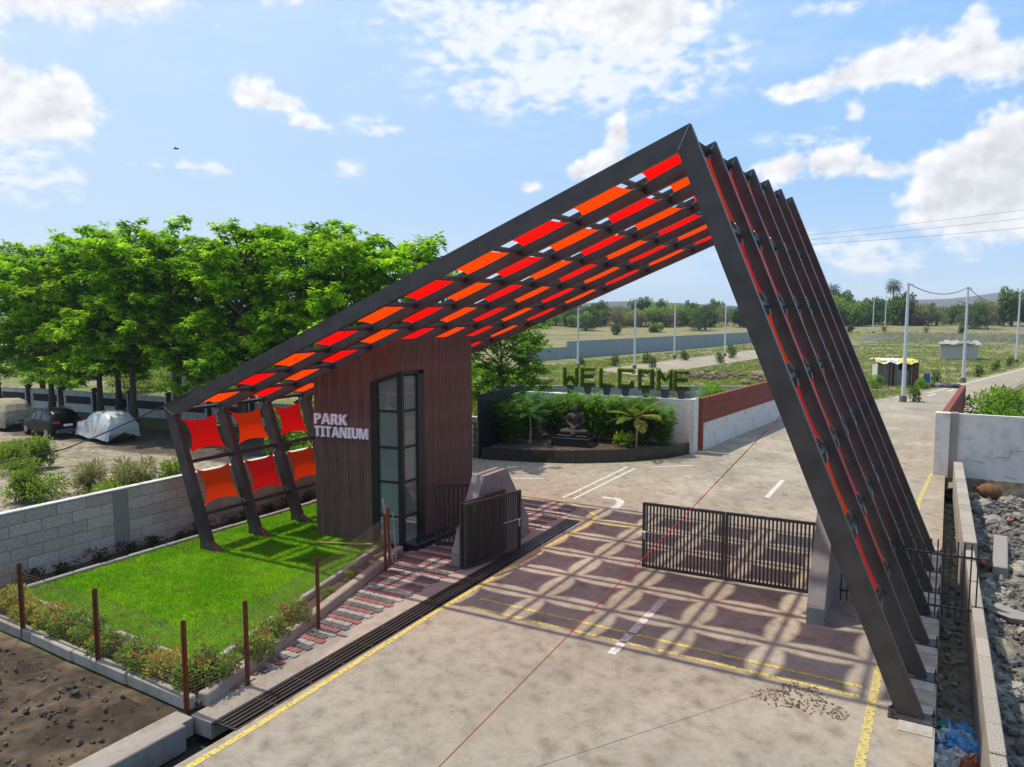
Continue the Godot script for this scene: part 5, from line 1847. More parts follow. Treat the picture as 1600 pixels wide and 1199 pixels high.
# ---------- behind the left wall
func make_left() -> void:
	R.seed = 201
	var w := thing("compound_wall", "white compound wall with dark openings and dark capped posts behind the cars", "wall", Vector3(-70.0, 0, -32.5), 0.088)
	var L := 47.0
	var body := Geo.new()
	body.box(Vector3(L * 0.5, 0.28, -0.12), Vector3(L, 0.6, 0.22))
	body.box(Vector3(L * 0.5, 1.32, -0.12), Vector3(L, 0.32, 0.22))
	for k in 13:
		body.box(Vector3(k * 3.8, 0.87, -0.12), Vector3(1.0, 0.58, 0.22))
	body.box(Vector3(L * 0.5, 1.5, -0.12), Vector3(L, 0.06, 0.32), Basis(), 0.01)
	part("plaster_body", body, M.plaster, w)
	var pan := Geo.new()
	pan.col = Color(0.045, 0.035, 0.032)
	pan.box(Vector3(), Vector3(2.79, 0.57, 0.08))
	var pm := pan.mesh()
	var po := Geo.new()
	po.col = Color(0.035, 0.032, 0.034)
	po.box(Vector3(0, 0.85, 0), Vector3(0.26, 1.7, 0.30), Basis(), 0.01)
	po.box(Vector3(0, 1.74, 0), Vector3(0.42, 0.12, 0.42), Basis(), 0.02)
	po.lathe(Vector3(0, 1.8, 0), [Vector2(0.16, 0), Vector2(0.13, 0.06), Vector2(0, 0.12)], 8)
	var pom := po.mesh()
	for k in 12:
		part("dark_panel", pm, M.any, w, Transform3D(Basis(), Vector3(1.9 + k * 3.8, 0.87, -0.10)))
	for k in 13:
		part("post", pom, M.any, w, Transform3D(Basis(), Vector3(k * 3.8 + (0.0 if k < 12 else -0.1), 0, 0.0)))
	# the row of large trees
	var vs := []
	var specs := [[301, 12.6, 3.3, 3.7, 34, 11], [302, 12.9, 2.9, 3.9, 36, 11], [303, 12.0, 3.1, 3.5, 32, 11], [304, 13.4, 3.6, 4.0, 36, 11]]
	for s in specs:
		vs.append(tree_meshes(s[0], s[1], s[2], s[3], s[4], s[5], 0.36, TREE_GREENS))
	var spots := [[-62.3, -30.9, 0, 1.0, "leafy tree at the far left edge, beside the beige covered car"], [-58.6, -33.6, 1, 0.97, "leafy tree behind the compound wall, second in the row from the left edge"], [-55.4, -31.0, 2, 1.03, "leafy tree just left of the black car, in front of the compound wall"], [-51.9, -33.8, 3, 0.97, "leafy tree behind the compound wall above the black car"],
		[-49.2, -30.7, 1, 0.98, "leafy tree standing directly behind the black car"], [-45.2, -30.4, 0, 1.04, "tall leafy tree behind the silver covered car"], [-41.8, -31.0, 3, 0.96, "leafy tree between the silver covered car and the canopy's low corner"], [-38.8, -33.4, 2, 0.98, "leafy tree rising behind the low left corner of the canopy"],
		[-35.9, -31.2, 1, 0.98, "leafy tree with dark creeper-wrapped trunk above the canopy's left end"], [-31.9, -32.4, 0, 0.99, "leafy tree above the left third of the canopy beam"], [-28.2, -31.3, 3, 0.91, "leafy tree second from the right end of the tall row"], [-24.6, -32.4, 2, 0.98, "leafy tree with open top at the right end of the tall row"],
		[-66.5, -36.5, 2, 1.0, "back-row tree showing at the left picture edge"], [-53.5, -40.0, 1, 0.98, "back-row tree filling the gap left of the black car"], [-44.0, -39.0, 2, 1.0, "back-row tree filling the gap over the silver covered car"], [-34.5, -38.5, 3, 0.92, "back-row tree filling the gap over the canopy's left end"]]
	for s in spots:
		var t := thing("leafy_tree", s[4], "tree", Vector3(s[0], 0, s[1]), R.randf() * TAU, "tall roadside trees")
		t.scale = Vector3.ONE * s[3]
		part("trunk", vs[s[2]][0], M.bark, t)
		part("crown", vs[s[2]][1], M.leaf, t)
	var td := tree_meshes(310, 6.4, 1.7, 3.5, 30, 12, 0.26, [Color(0.17, 0.38, 0.018), Color(0.12, 0.29, 0.016), Color(0.22, 0.44, 0.025)])
	var t2 := thing("spreading_tree", "spreading green tree to the right of the brown cabin, over the garden wall", "tree", Vector3(-24.4, 0, -41.5))
	part("trunk", td[0], M.bark, t2)
	part("crown", td[1], M.leaf, t2)
	# bright shrubs behind the lawn gate and weeds along the dirt road
	var lime := [Color(0.17, 0.30, 0.025), Color(0.12, 0.235, 0.02), Color(0.22, 0.34, 0.04)]
	var b1 := bush_mesh(320, 1.6, 3.0, 2400, 0.26, lime)
	var s1 := twig_mesh(321, 1.4, 3.0)
	plant("roadside_bush", "tall bright green bush seen between the left canopy legs, nearest the cabin", "bush", Vector3(-26.4, 0, -27.6), b1, s1, 0.3, 1.0)
	plant("roadside_bush", "bright green bush seen through the middle left canopy legs", "bush", Vector3(-29.4, 0, -28.4), b1, s1, 2.0, 0.8)
	plant("roadside_bush", "low bright bush behind the block wall's far end", "bush", Vector3(-24.5, 0, -24.6), b1, s1, 4.0, 0.55)
	var feather := [Color(0.19, 0.30, 0.03), Color(0.25, 0.37, 0.04), Color(0.14, 0.22, 0.03)]
	var grass_ := [Color(0.24, 0.26, 0.09), Color(0.19, 0.24, 0.06), Color(0.32, 0.30, 0.14)]
	var bw := [bush_mesh(330, 0.9, 1.2, 1300, 0.17, feather, 0.4), bush_mesh(331, 0.8, 1.5, 1700, 0.3, grass_, 0.12), bush_mesh(332, 1.3, 1.0, 1500, 0.16, feather, 0.45)]
	var sw := twig_mesh(333, 0.8, 1.2)
	var wl := [[-32.0, -16.6, 0, 0.95, "feathery bright weed over the left end of the block wall"], [-31.6, -16.9, 2, 1.0, "bright leafy weed clump just behind the block wall at left"], [-30.9, -18.6, 1, 0.9, "grey-green grassy weed clump behind the block wall"], [-28.3, -18.1, 2, 1.0, "leafy weed clump behind the middle of the block wall"], [-28.4, -18.9, 1, 1.1, "tallest grassy weed clump, behind the dry stakes"], [-27.2, -19.9, 0, 1.15, "feathery weed at the right of the dry stakes"], [-25.6, -18.9, 2, 0.8, "low bright weed near the right end of the weed strip"],
		[-40.5, -20.4, 2, 1.05, "bright weed patch at the left edge under the cable"], [-37.9, -20.4, 0, 1.2, "tall feathery weed in front of the black car"], [-42.5, -21.9, 2, 0.9, "leafy weed in front of the beige covered car"], [-37.2, -19.3, 2, 0.85, "weed at the right tip of the left weed island"], [-35.5, -16.3, 1, 0.7, "grassy weed at the lower left edge beyond the wall"], [-33.6, -15.2, 2, 0.7, "weed at the picture's left edge above the block wall"]]
	for s in wl:
		plant("roadside_weed", s[4], "weed", Vector3(s[0], 0, s[1]), bw[s[2]], sw, R.randf() * TAU, s[3], "weeds along the dirt road")
	for k in 4:
		var st := Geo.new()
		st.col = Color(0.10, 0.075, 0.055)
		st.tube([Vector3.ZERO, Vector3(0.03, 0.7, 0.0), Vector3(0.0, 1.35, 0.03)], [0.03, 0.022, 0.015], 5)
		var o := top("dry_stake", st, M.any)
		o.position = Vector3(-27.0 + k * 0.45, 0, -18.3 - (k % 2) * 0.5)
		tag(o, "thin dark dry stake in the weeds behind the block wall, %s of four" % ["leftmost", "second", "third", "rightmost"][k], "stake", "dry stakes")
	# undergrowth beyond the compound wall
	var ug := bush_mesh(340, 2.6, 1.8, 1500, 0.3, [Color(0.2, 0.29, 0.05), Color(0.15, 0.23, 0.04), Color(0.26, 0.3, 0.08)])
	var xf := []
	var cols := []
	for k in 46:
		xf.append(Transform3D(Basis(Vector3.UP, R.randf() * TAU).scaled(Vector3.ONE * R.randf_range(0.7, 1.2)), Vector3(-95.0 + k * 1.7, -0.1, -44.0 - R.randf() * 16.0)))
		cols.append(Color.WHITE)
	tag(scatter("undergrowth", ug, M.leaf, xf, cols), "mass of light green undergrowth beyond the compound wall", "undergrowth")
	var sh := thing("tin_shed", "pale blue-grey corrugated tin shed between the trunks beyond the compound wall", "shed", Vector3(-60.5, 0, -44.5), 0.5)
	var sg := Geo.new()
	sg.col = Color(0.42, 0.48, 0.5)
	for k in 16:
		sg.box(Vector3(k * 0.25, 1.2, 0.02 * (k % 2)), Vector3(0.245, 2.4, 0.05))
		sg.box(Vector3(3.85, 1.2, -0.12 - k * 0.25), Vector3(0.05, 2.4, 0.245))
	part("sheet_wall", sg, M.metal_any, sh)
	var sr := Geo.new()
	sr.col = Color(0.35, 0.36, 0.37)
	sr.box(Vector3(1.9, 2.5, -1.9), Vector3(4.4, 0.08, 4.5), Basis(Vector3(1, 0, 0), 0.08))
	part("roof", sr, M.metal_any, sh)
	# dirt mound stones at the near left
	R.seed = 350
	var stn := chunk(351, Vector3(1.0, 0.6, 0.8), Color.WHITE)
	var xs := []
	var cs := []
	for k in 7000:
		var x := R.randf_range(-24.0, -12.4)
		var z := R.randf_range(-8.85, -1.0)
		var sz := 0.016 + pow(R.randf(), 7.0) * 0.16
		xs.append(Transform3D(Basis(rdir(), R.randf() * TAU).scaled(Vector3.ONE * sz), Vector3(x, land_y(x, z) + sz * 0.15, z)))
		cs.append(Color(0.13, 0.092, 0.065).lerp(Color(0.22, 0.18, 0.145), R.randf()) * R.randf_range(0.6, 1.15))
	tag(scatter("dirt_clods", stn.mesh(), M.stone, xs, cs), "clods and small stones on the bare earth in the near left corner", "clods")

# ---------- right side
func chunk(seed_: int, size: Vector3, c: Color) -> Geo: # a broken lump with an uneven faceted skin
	R.seed = seed_
	var g := Geo.new()
	g.col = c
	var rows := []
	for i in 6:
		var ring := []
		var f := PI * i / 5.0
		for k in 8:
			var a := TAU * k / 8.0
			var p := Vector3(sin(f) * cos(a), cos(f), sin(f) * sin(a))
			var m := maxf(absf(p.x), maxf(absf(p.y), absf(p.z)))
			p = p.lerp(p / m * 0.85, 0.75) * R.randf_range(0.72, 1.15)
			if (i == 0 or i == 5) and k > 0:
				p = ring[0] / (size * 0.5)
			ring.append(p * size * 0.5)
		rows.append(ring)
	for i in 5:
		for k in 8:
			var q := (k + 1) % 8
			g.face([rows[i][k], rows[i][q], rows[i + 1][q]], Vector3.ZERO)
			g.face([rows[i][k], rows[i + 1][q], rows[i + 1][k]], Vector3.ZERO)
	return g

func long_wall(called: String, label: String, at: Vector3, turn: float, L: float, white_h: float, H: float) -> void: # white below, brick-red band above
	var t := thing(called, label, "wall", at, turn, "red and white side walls")
	var g := Geo.new()
	g.box(Vector3(L * 0.5 + 0.1, white_h * 0.5, -0.1), Vector3(L - 0.2, white_h, 0.2))
	part("white_base", g, M.plaster, t)
	var r := Geo.new()
	r.box(Vector3(L * 0.5 + 0.1, (white_h + H) * 0.5, -0.1), Vector3(L - 0.2, H - white_h, 0.28), Basis(), 0.01)
	r.box(Vector3(0.1, H * 0.5, -0.1), Vector3(0.2, H + 0.02, 0.32), Basis(), 0.012)
	part("red_band", r, M.redpaint, t)
	for k in int(L / 2.2):
		var s := Geo.new()
		s.box(Vector3(1.4 + k * 2.2, H - 0.32, 0.05), Vector3(2.16, 0.03, 0.02))
		part("band_moulding", s, M.redpaint, t)

func make_right() -> void:
	# the wall with the red band runs away on the left of the road, a second one on the right
	long_wall("side_wall", "white wall with brick-red upper band along the road beyond the gate", Vector3(-11.42, 0, -40.6), PI / 2 - 0.085, 15.5, 1.5, 2.86)
	long_wall("side_wall", "wall with brick-red top seen over the grey wall at the right", Vector3(0.05, 0, -40.6), PI / 2 - 0.06, 15.5, 1.5, 2.86)
	var p := thing("wall_pier", "white plastered square pier at the end of the grey wall", "pier", Vector3(-0.12, 0, -40.2))
	var g := Geo.new()
	g.box(Vector3(0, 1.4, 0), Vector3(0.62, 3.0, 0.5), Basis(), 0.02)
	part("plaster_body", g, M.plaster, p)
	var gs := Geo.new()
	gs.col = Color(0.5, 0.46, 0.4)
	gs.box(Vector3(0.47, 1.4, -0.12), Vector3(0.32, 3.0, 0.5), Basis(), 0.01)
	part("rough_edge", gs, M.stone, p)
	var w := thing("boundary_wall", "pale grey plastered wall across the rubble plot at the right", "wall", Vector3(0.5, -0.95, -40.2))
	for k in 3:
		var b := Geo.new()
		b.box(Vector3(1.65 + k * 3.3, 1.92, -0.12), Vector3(3.29, 3.8 + 0.06 * (k % 2), 0.22 + 0.02 * (k % 2)), Basis(), 0.008)
		part("wall_panel", b, M.plaster, w)
	var ck := Geo.new()
	ck.col = Color(0.2, 0.19, 0.18)
	for q in [[0.55, 1.72, 1.1, 1.66], [1.5, 1.95, 2.05, 1.96], [2.05, 1.97, 2.06, 2.3], [2.1, 2.3, 3.0, 2.28], [2.95, 2.3, 3.0, 3.2], [1.9, 1.1, 2.3, 1.05]]:
		ck.bar(Vector3(q[0], q[1], 0.001), Vector3(q[2], q[3], 0.001), 0.02, 0.004, Vector3(0, 0, 1))
	part("crack", ck, M.any, w)
	# low parapet between trench and rubble
	R.seed = 401
	var pr := thing("parapet_wall", "low rendered block parapet between the drain trench and the rubble", "parapet")
	var runs := [[0.58, -39.9, 0.80, -26.0, 0.72, 0.36], [0.80, -25.98, 1.06, -8.0, 0.46, 0.24]]
	for r in runs:
		var a := Vector2(r[0], r[1])
		var b := Vector2(r[2], r[3])
		var n := int(a.distance_to(b) / 0.95)
		for k in n:
			var q := a.lerp(b, (k + 0.5) / n)
			var bl := Geo.new()
			bl.col = Color(0.55, 0.51, 0.45) * R.randf_range(0.82, 1.12)
			var hh: float = r[4] + 1.0 + R.randf_range(-0.02, 0.02)
			bl.box(Vector3(0, hh * 0.5, 0), Vector3(a.distance_to(b) / n - 0.006, hh, r[5]), Basis(), 0.02)
			part("block", bl, M.stone, pr, Transform3D(Basis(Vector3.UP, -(b - a).angle()), Vector3(q.x, -1.0, q.y)))
	var ed := Geo.new()
	ed.col = Color(0.36, 0.32, 0.27)
	ed.box(Vector3(0.06, -0.5, -18.0), Vector3(0.06, 0.99, 44.0))
	struct("trench_wall", ed, M.concrete)
	var pd := Geo.new()
	pd.col = Color(0.42, 0.38, 0.33)
	for i in 7:
		pd.box(Vector3(-0.22, 0.008, fz(i) - 0.075), Vector3(0.56, 0.022, 1.2), Basis(), 0.005)
	struct("plinth", pd, M.concrete)
	var pipe := Geo.new()
	pipe.col = Color(0.2, 0.17, 0.14)
	pipe.tube([Vector3(0.36, -0.5, -38.6), Vector3(0.36, -0.5, -40.0)], [0.24, 0.24], 14, false)
	pipe.tube([Vector3(0.36, -0.5, -40.0), Vector3(0.36, -0.5, -38.6)], [0.20, 0.20], 14, false)
	tag(top("drain_pipe", pipe, M.any), "open pipe mouth at the far end of the trench, by the white pier", "pipe")
	# rubble
	R.seed = 410
	var st := [chunk(411, Vector3(1.0, 0.7, 0.85), Color.WHITE).mesh(), chunk(412, Vector3(1.0, 0.5, 0.7), Color.WHITE).mesh()]
	for k in 3:
		R.seed = 415 + k
		var xs := []
		var cs := []
		for i in (3800 if k < 2 else 9000):
			var z := -39.6 + 33.0 * R.randf()
			var lo := lerpf(0.9, 1.25, (z + 39.6) / 33.0)
			var x := lo + absf(R.randfn()) * 2.6
			if i % 9 == 0:
				x = R.randf_range(0.14, 0.62)
			if x > 9.0:
				continue
			var sz := 0.04 + pow(R.randf(), 4.0) * 0.34
			if k == 2:
				sz = R.randf_range(0.02, 0.07)
			if x < 0.7:
				sz *= 0.6
			if z > -36.0 and z < -27.0 and x > 2.0:
				sz *= 1.3
			xs.append(Transform3D(Basis(rdir(), R.randf() * TAU).scaled(Vector3.ONE * sz), Vector3(x, land_y(x, z) + sz * 0.2, z)))
			cs.append(Color(0.25, 0.24, 0.23).lerp(Color(0.52, 0.48, 0.42), smoothstep(-0.1, 0.3, noise(x, z, 60.0))) * R.randf_range(0.7, 1.2))
		tag(scatter("rubble", st[k % 2], M.stone, xs, cs), ["broken stone rubble covering the plot right of the parapet", "flat stone rubble lying in the plot and the trench at the right", "fine grit and chips between the broken stones of the plot"][k], "rubble")
	var big := [[1.45, -37.6, 0.85, 0.45, 0.6, "grey concrete lump at the foot of the grey wall, beside the clay jar"], [2.3, -38.2, 0.5, 0.4, 0.5, "pale broken concrete cube below the clay jar"], [3.2, -38.4, 0.6, 0.45, 0.55, "pale concrete lump against the grey wall at the right edge"], [1.75, -34.9, 0.75, 0.5, 0.6, "pale concrete block in the middle of the far rubble"], [2.6, -35.6, 0.45, 0.35, 0.4, "small pale block right of the middle block"], [1.9, -24.2, 1.5, 0.4, 0.9, "large grey slab fragment at the right picture edge"], [1.5, -21.5, 0.8, 0.3, 0.5, "flat yellowish stone below the large slab fragment"], [3.3, -33.4, 0.7, 0.45, 0.6, "rounded grey lump on the heap at the right edge"]]
	for k in big.size():
		var b: Array = big[k]
		var o := top("concrete_chunk", chunk(430 + k, Vector3(b[2], b[3], b[4]), Color(0.46, 0.44, 0.42) if k != 6 else Color(0.42, 0.37, 0.26)), M.stone)
		o.position = Vector3(b[0], land_y(b[0], b[1]) + b[3] * 0.35, b[1])
		o.rotation = Vector3(R.randf() * 0.4, R.randf() * 3.0, R.randf() * 0.3)
		tag(o, b[5], "concrete chunk", "large lumps in the rubble")
	var bm := Geo.new()
	bm.col = Color(0.44, 0.42, 0.40)
	bm.box(Vector3(0, 0.16, 0), Vector3(0.42, 0.38, 3.6), Basis(), 0.03)
	var beam := top("concrete_beam", bm, M.stone)
	beam.position = Vector3(1.78, -0.72, -29.6)
	beam.rotation = Vector3(0.03, -0.05, 0)
	tag(beam, "long grey concrete beam lying beside the parapet", "beam")
	for k in 3:
		var br := Geo.new()
		br.col = Color(0.5, 0.14, 0.07)
		br.box(Vector3.ZERO, Vector3(0.24, 0.1, 0.12), Basis(), 0.01)
		var o := top("brick", br, M.stone)
		o.position = [Vector3(2.35, -0.6, -35.0), Vector3(1.25, -0.6, -28.6), Vector3(1.42, -0.58, -28.3)][k]
		o.rotation = Vector3(0.2, 0.6 + k, 0.15)
		tag(o, ["red brick near the pale blocks in the far rubble", "red brick fragment beside the concrete beam, left one", "red brick fragment beside the concrete beam, right one"][k], "brick", "loose red bricks")
	var jar := Geo.new()
	jar.col = Color(0.30, 0.135, 0.06)
	jar.lathe(Vector3.ZERO, [Vector2(0, 0), Vector2(0.16, 0.02), Vector2(0.33, 0.25), Vector2(0.36, 0.5), Vector2(0.27, 0.78), Vector2(0.13, 0.9), Vector2(0.12, 1.0), Vector2(0.19, 1.05), Vector2(0.15, 1.04), Vector2(0.09, 0.9)], 18)
	var jr := top("clay_jar", jar, M.stone)
	jr.position = Vector3(2.25, -0.40, -39.2)
	jr.rotation = Vector3(0, 0.25, 1.45)
	tag(jr, "brown clay jar lying on its side at the foot of the grey wall", "jar")
	# rags in the trench
	var rag := thing("rag_heap", "heap of blue and white plastic rags in the near end of the trench", "rags", Vector3(0.5, -0.9, -16.3))
	var rc := [Color(0.10, 0.32, 0.62), Color(0.55, 0.62, 0.68), Color(0.12, 0.38, 0.7), Color(0.45, 0.16, 0.08), Color(0.6, 0.66, 0.72)]
	for k in 5:
		var c := Geo.new()
		c.col = rc[k]
		var cloth := []
		for i in 15:
			var row := []
			for j in 15:
				var u := (i - 7) / 7.0
				var v := (j - 7) / 7.0
				row.append(Vector3(u * 0.30 + noise(u * 50.0 + k * 300.0, v * 50.0, 3.0) * 0.25, 0.22 * (1.0 - maxf(u * u, v * v)) + noise(u * 70.0, v * 70.0 + k * 200.0, 5.0) * 0.28, v * 0.38 + noise(v * 50.0, u * 50.0 + k * 90.0, 3.0) * 0.25))
			cloth.append(row)
		for i in 14:
			for j in 14:
				c.quad(cloth[i][j], cloth[i][j + 1], cloth[i + 1][j + 1], cloth[i + 1][j])
		var o := part("rag", c, M.any, rag, Transform3D(Basis(Vector3.UP, k * 1.3), [Vector3(0.0, 0.0, -0.62), Vector3(-0.05, 0.05, -0.25), Vector3(0.02, 0.1, 0.05), Vector3(0.1, 0.0, 0.42), Vector3(-0.04, 0.0, 0.34)][k]))
		o.scale = Vector3(1, 1, 1)
	var gb := chunk(450, Vector3(0.3, 0.14, 0.2), Color(0.02, 0.22, 0.10))
	var go := top("green_rag", gb, M.any)
	go.position = Vector3(0.25, -0.75, -17.0)
	tag(go, "small green plastic scrap in the trench beside the blue rags", "plastic scrap")
	# red cord from the canopy leg to the road, and cables
	cable("red_cord", "thin red cord running from the right canopy legs across the gate to the road", [Vector3(-3.05, 5.5, -19.1), Vector3(-6.9, 0.04, -8.6)], 0.009, M.cord, 0.04, "cord")
	cable("black_cable", "black cable slung from the left edge up to the low corner of the canopy", [Vector3(-36.0, 0.9, -14.2), Vector3(-25.4, 2.95, -14.5), Vector3(-19.9, 5.14, -15.45)], 0.022, M.cable, 0.08)
	cable("thin_cable", "thin dark cable strung in front of the tall trees at the left", [Vector3(-66.0, 4.7, -28.6), Vector3(-38.0, 6.25, -28.6)], 0.02, M.cable, 0.2)
	for k in 3:
		cable("power_line", "faint power line in the sky at the right, %s of three" % ["lowest", "middle", "highest"][k], [Vector3(-32.0 - k * 6.0, 19.5 + k * 1.8, -150.0 - k * 14.0), Vector3(50.0, 25.0 + k * 3.5, -160.0 - k * 14.0)], 0.028, plain(Color(0.42, 0.45, 0.48)), 0.9, "cable", "distant power lines")
	for k in 3:
		var bd := Geo.new()
		bd.col = Color(0.03, 0.03, 0.03)
		for s: float in [-1.0, 1.0]:
			bd.face([Vector3(0.16, 0, 0), Vector3(-0.12, 0, 0), Vector3(-0.02, 0.1, 0.5 * s)], Vector3(0, -1, 0))
		bd.tube([Vector3(-0.3, 0, 0), Vector3(-0.1, 0.0, 0), Vector3(0.15, 0.01, 0), Vector3(0.26, 0.02, 0)], [0.01, 0.06, 0.07, 0.01], 6)
		var b := top("bird", bd, M.any)
		b.position = [Vector3(-62.6, 22.4, -47.5), Vector3(-1.0, 43.0, -250.0), Vector3(3.5, 41.5, -255.0)][k]
		b.rotation.y = 0.7 + k
		tag(b, ["small dark bird in the left sky", "tiny bird before the big white cloud at right, left one", "tiny bird before the big white cloud at right, right one"][k], "bird", "birds in flight")

# ---------- beyond the gate
func lamp_pole(label: String, x: float, z: float, h: float) -> void:
	var t := thing("lamp_pole", label, "pole", Vector3(x, land_y(x, z) + 0.05, z), 0.0, "grey steel poles")
	var g := Geo.new()
	g.tube([Vector3.ZERO, Vector3(0, h, 0)], [0.17, 0.10], 8)
	part("shaft", g, M.pole, t)
	var c := Geo.new()
	c.col = Color(0.14, 0.11, 0.09)
	c.lathe(Vector3.ZERO, [Vector2(0.3, 0), Vector2(0.28, 0.5), Vector2(0.0, 0.55)], 8)
	part("base", c, M.any, t)
	var b := Geo.new()
	b.box(Vector3(0.1, h - 0.12, 0), Vector3(0.5, 0.06, 0.06))
	b.tube([Vector3(0.32, h - 0.35, 0), Vector3(0.32, h - 0.1, 0)], [0.05, 0.05], 6)
	part("bracket", b, M.pole, t)

func make_beyond() -> void:
	R.seed = 500
	var bw := thing("back_wall", "grey concrete block wall standing behind the topiary letters", "wall", Vector3(-33.0, -0.05, -48.4), 0.49)
	block_wall(bw, 27.0, 1.95, 0.2, 0.87, 6, Color(0.46, 0.445, 0.42))
	# pale rendered wall by the fallow field
	var gw := thing("field_wall", "long pale blue-grey rendered wall along the fallow field", "wall", Vector3(-53.5, 0, -112.0), 1.386)
	for k in 6:
		var g := Geo.new()
		g.col = Color(0.46, 0.52, 0.55)
		g.box(Vector3(6.5 + k * 13.0, 1.35, -0.15), Vector3(12.98, 2.75, 0.3))
		part("wall_panel", g, M.plaster, gw)
	var gw2 := Geo.new()
	gw2.col = Color(0.46, 0.52, 0.55)
	gw2.box(Vector3(-6.0, 0.9, -0.2), Vector3(12.0, 1.9, 0.3))
	part("low_wall_panel", gw2, M.plaster, gw)
	var lp := ["leftmost", "second", "third", "fourth"]
	var dpos := [[-47.5, -104.0], [-46.0, -120.0], [-36.5, -158.0], [-31.5, -181.0]]
	for k in 4:
		var s := Geo.new()
		s.col = Color(0.07, 0.07, 0.07)
		var q: Array = dpos[k]
		s.tube([Vector3(q[0] - 1.0, 3.0, q[1] - 1.0), Vector3(q[0] + 1.3, 0.05, q[1] + 3.0)], [0.07, 0.07], 5)
		tag(top("slanted_prop", s, M.any), "dark slanted prop leaning on the blue-grey field wall, %s" % lp[k], "prop", "slanted props")
	lamp_pole("pale pole left of the others, between the cabin tree and the W topiary", -43.1, -93.4, 8.0)
	lamp_pole("tallest pale pole above the topiary row", -35.7, -95.0, 8.95)
	lamp_pole("pale pole in the middle of the lane, right of the tall one", -38.5, -120.4, 8.8)
	lamp_pole("pale pole just left of the leaning canopy legs", -32.8, -129.8, 8.5)
	lamp_pole("small far pole right of the canopy legs", -18.4, -231.0, 9.6)
	lamp_pole("small far pole left of the tall date palm", -16.7, -250.0, 10.0)
	lamp_pole("thick near pole standing before the tarpaulin hut", -3.18, -71.5, 9.85)
	lamp_pole("pole in front of the pale stone hut", 1.4, -94.1, 10.1)
	lamp_pole("pole near the right picture edge", 8.6, -134.7, 10.5)
	cable("overhead_cable", "thick black cable sagging between the hut pole and the next pole", [Vector3(-3.1, 9.75, -71.5), Vector3(1.4, 10.0, -94.1)], 0.035, M.cable, 0.75, "cable", "overhead cables")
	cable("overhead_cable", "black cable falling right from the stone hut's pole", [Vector3(1.4, 10.0, -94.1), Vector3(8.6, 10.3, -134.7)], 0.035, M.cable, 1.6, "cable", "overhead cables")
	# hut patched from sheets, with a yellow tarpaulin
	var h := thing("patched_hut", "small hut of patched sheets with a yellow and white tarpaulin roof", "hut", Vector3(-6.2, 0, -86.6), 0.28)
	var cols := [[0.0, 0.95, 2.5, Color(0.26, 0.25, 0.24)], [0.97, 0.55, 2.4, Color(0.15, 0.05, 0.035)], [1.54, 0.3, 2.4, Color(0.3, 0.29, 0.27)], [1.86, 0.95, 1.6, Color(0.34, 0.34, 0.33)], [2.83, 0.45, 1.9, Color(0.17, 0.09, 0.06)], [3.3, 0.4, 2.4, Color(0.2, 0.1, 0.07)]]
	for c in cols:
		var g := Geo.new()
		g.col = c[3]
		var n := int(c[1] / 0.1)
		for i in n:
			g.box(Vector3(c[0] + (i + 0.5) * c[1] / n, c[2] * 0.5, 0.012 * (i % 2)), Vector3(c[1] / n - 0.003, c[2], 0.03))
		part("sheet_panel", g, M.stone, h)
	var sd := Geo.new()
	sd.col = Color(0.55, 0.53, 0.48)
	sd.box(Vector3(-0.05, 1.2, -1.3), Vector3(0.05, 2.4, 2.5))
	part("tarpaulin_side", sd, M.any, h)
	var bk := Geo.new()
	bk.col = Color(0.10, 0.08, 0.07)
	bk.box(Vector3(1.85, 1.2, -2.6), Vector3(3.7, 2.4, 0.06))
	bk.box(Vector3(3.72, 1.2, -1.3), Vector3(0.05, 2.4, 2.5))
	part("back_panel", bk, M.any, h)
	for k in 7:
		var ps := Geo.new()
		ps.col = Color(0.33, 0.26, 0.19)
		ps.tube([Vector3(-0.12 + k * 0.64, 0, 0.06), Vector3(-0.10 + k * 0.64, 2.6, 0.08)], [0.035, 0.03], 5)
		part("post", ps, M.any, h)
	var tp := Geo.new()
	var pts := []
	for i in 13:
		var row := []
		for j in 8:
			row.append(Vector3(-0.35 + i * 0.33, 2.56 + 0.10 * sin(i * 1.7 + j) - (0.35 if j == 0 else 0.0) * (0.4 + 0.6 * absf(sin(i * 2.3))) + 0.1 * sin(j * 0.5), 0.28 - j * 0.45))
		pts.append(row)
	for i in 12:
		for j in 7:
			tp.col = (Color(0.66, 0.60, 0.12) if ((i > 6 and j < 5) or (i < 2 and j < 3)) else Color(0.68, 0.66, 0.55)) * R.randf_range(0.8, 1.0)
			tp.face([pts[i][j], pts[i + 1][j], pts[i + 1][j + 1], pts[i][j + 1]], pts[i][j] - Vector3(0, 3, 0))
	part("tarpaulin_roof", tp, M.any, h)
	var s2 := thing("stone_hut", "pale stone hut with a roof of loose white slabs in the field", "hut", Vector3(-1.3, 0, -139.2), -0.05)
	var wg := Geo.new()
	wg.col = Color(0.45, 0.44, 0.42)
	wg.box(Vector3(2.5, 1.2, -1.9), Vector3(5.0, 2.4, 3.8), Basis(), 0.05)
	part("wall", wg, M.block, s2)
	R.seed = 510
	for k in 16:
		var sl := Geo.new()
		sl.col = Color(0.55, 0.54, 0.52) * R.randf_range(0.75, 1.15)
		sl.box(Vector3(0.2 + (k % 8) * 0.68, 2.5 + R.randf() * 0.25, -0.7 - (k / 8) * 2.1), Vector3(0.8, 0.08, 2.4), Basis(Vector3(0.3, 1, 0.4).normalized(), R.randf_range(-0.35, 0.35)) * Basis(Vector3.RIGHT, 0.18 - (k / 8) * 0.3))
		part("roof_slab", sl, M.stone, s2)
	var ck := thing("scrap_pile", "dark pile of tyres and scrap beside the patched hut", "scrap", Vector3(-1.6, 0, -87.0))
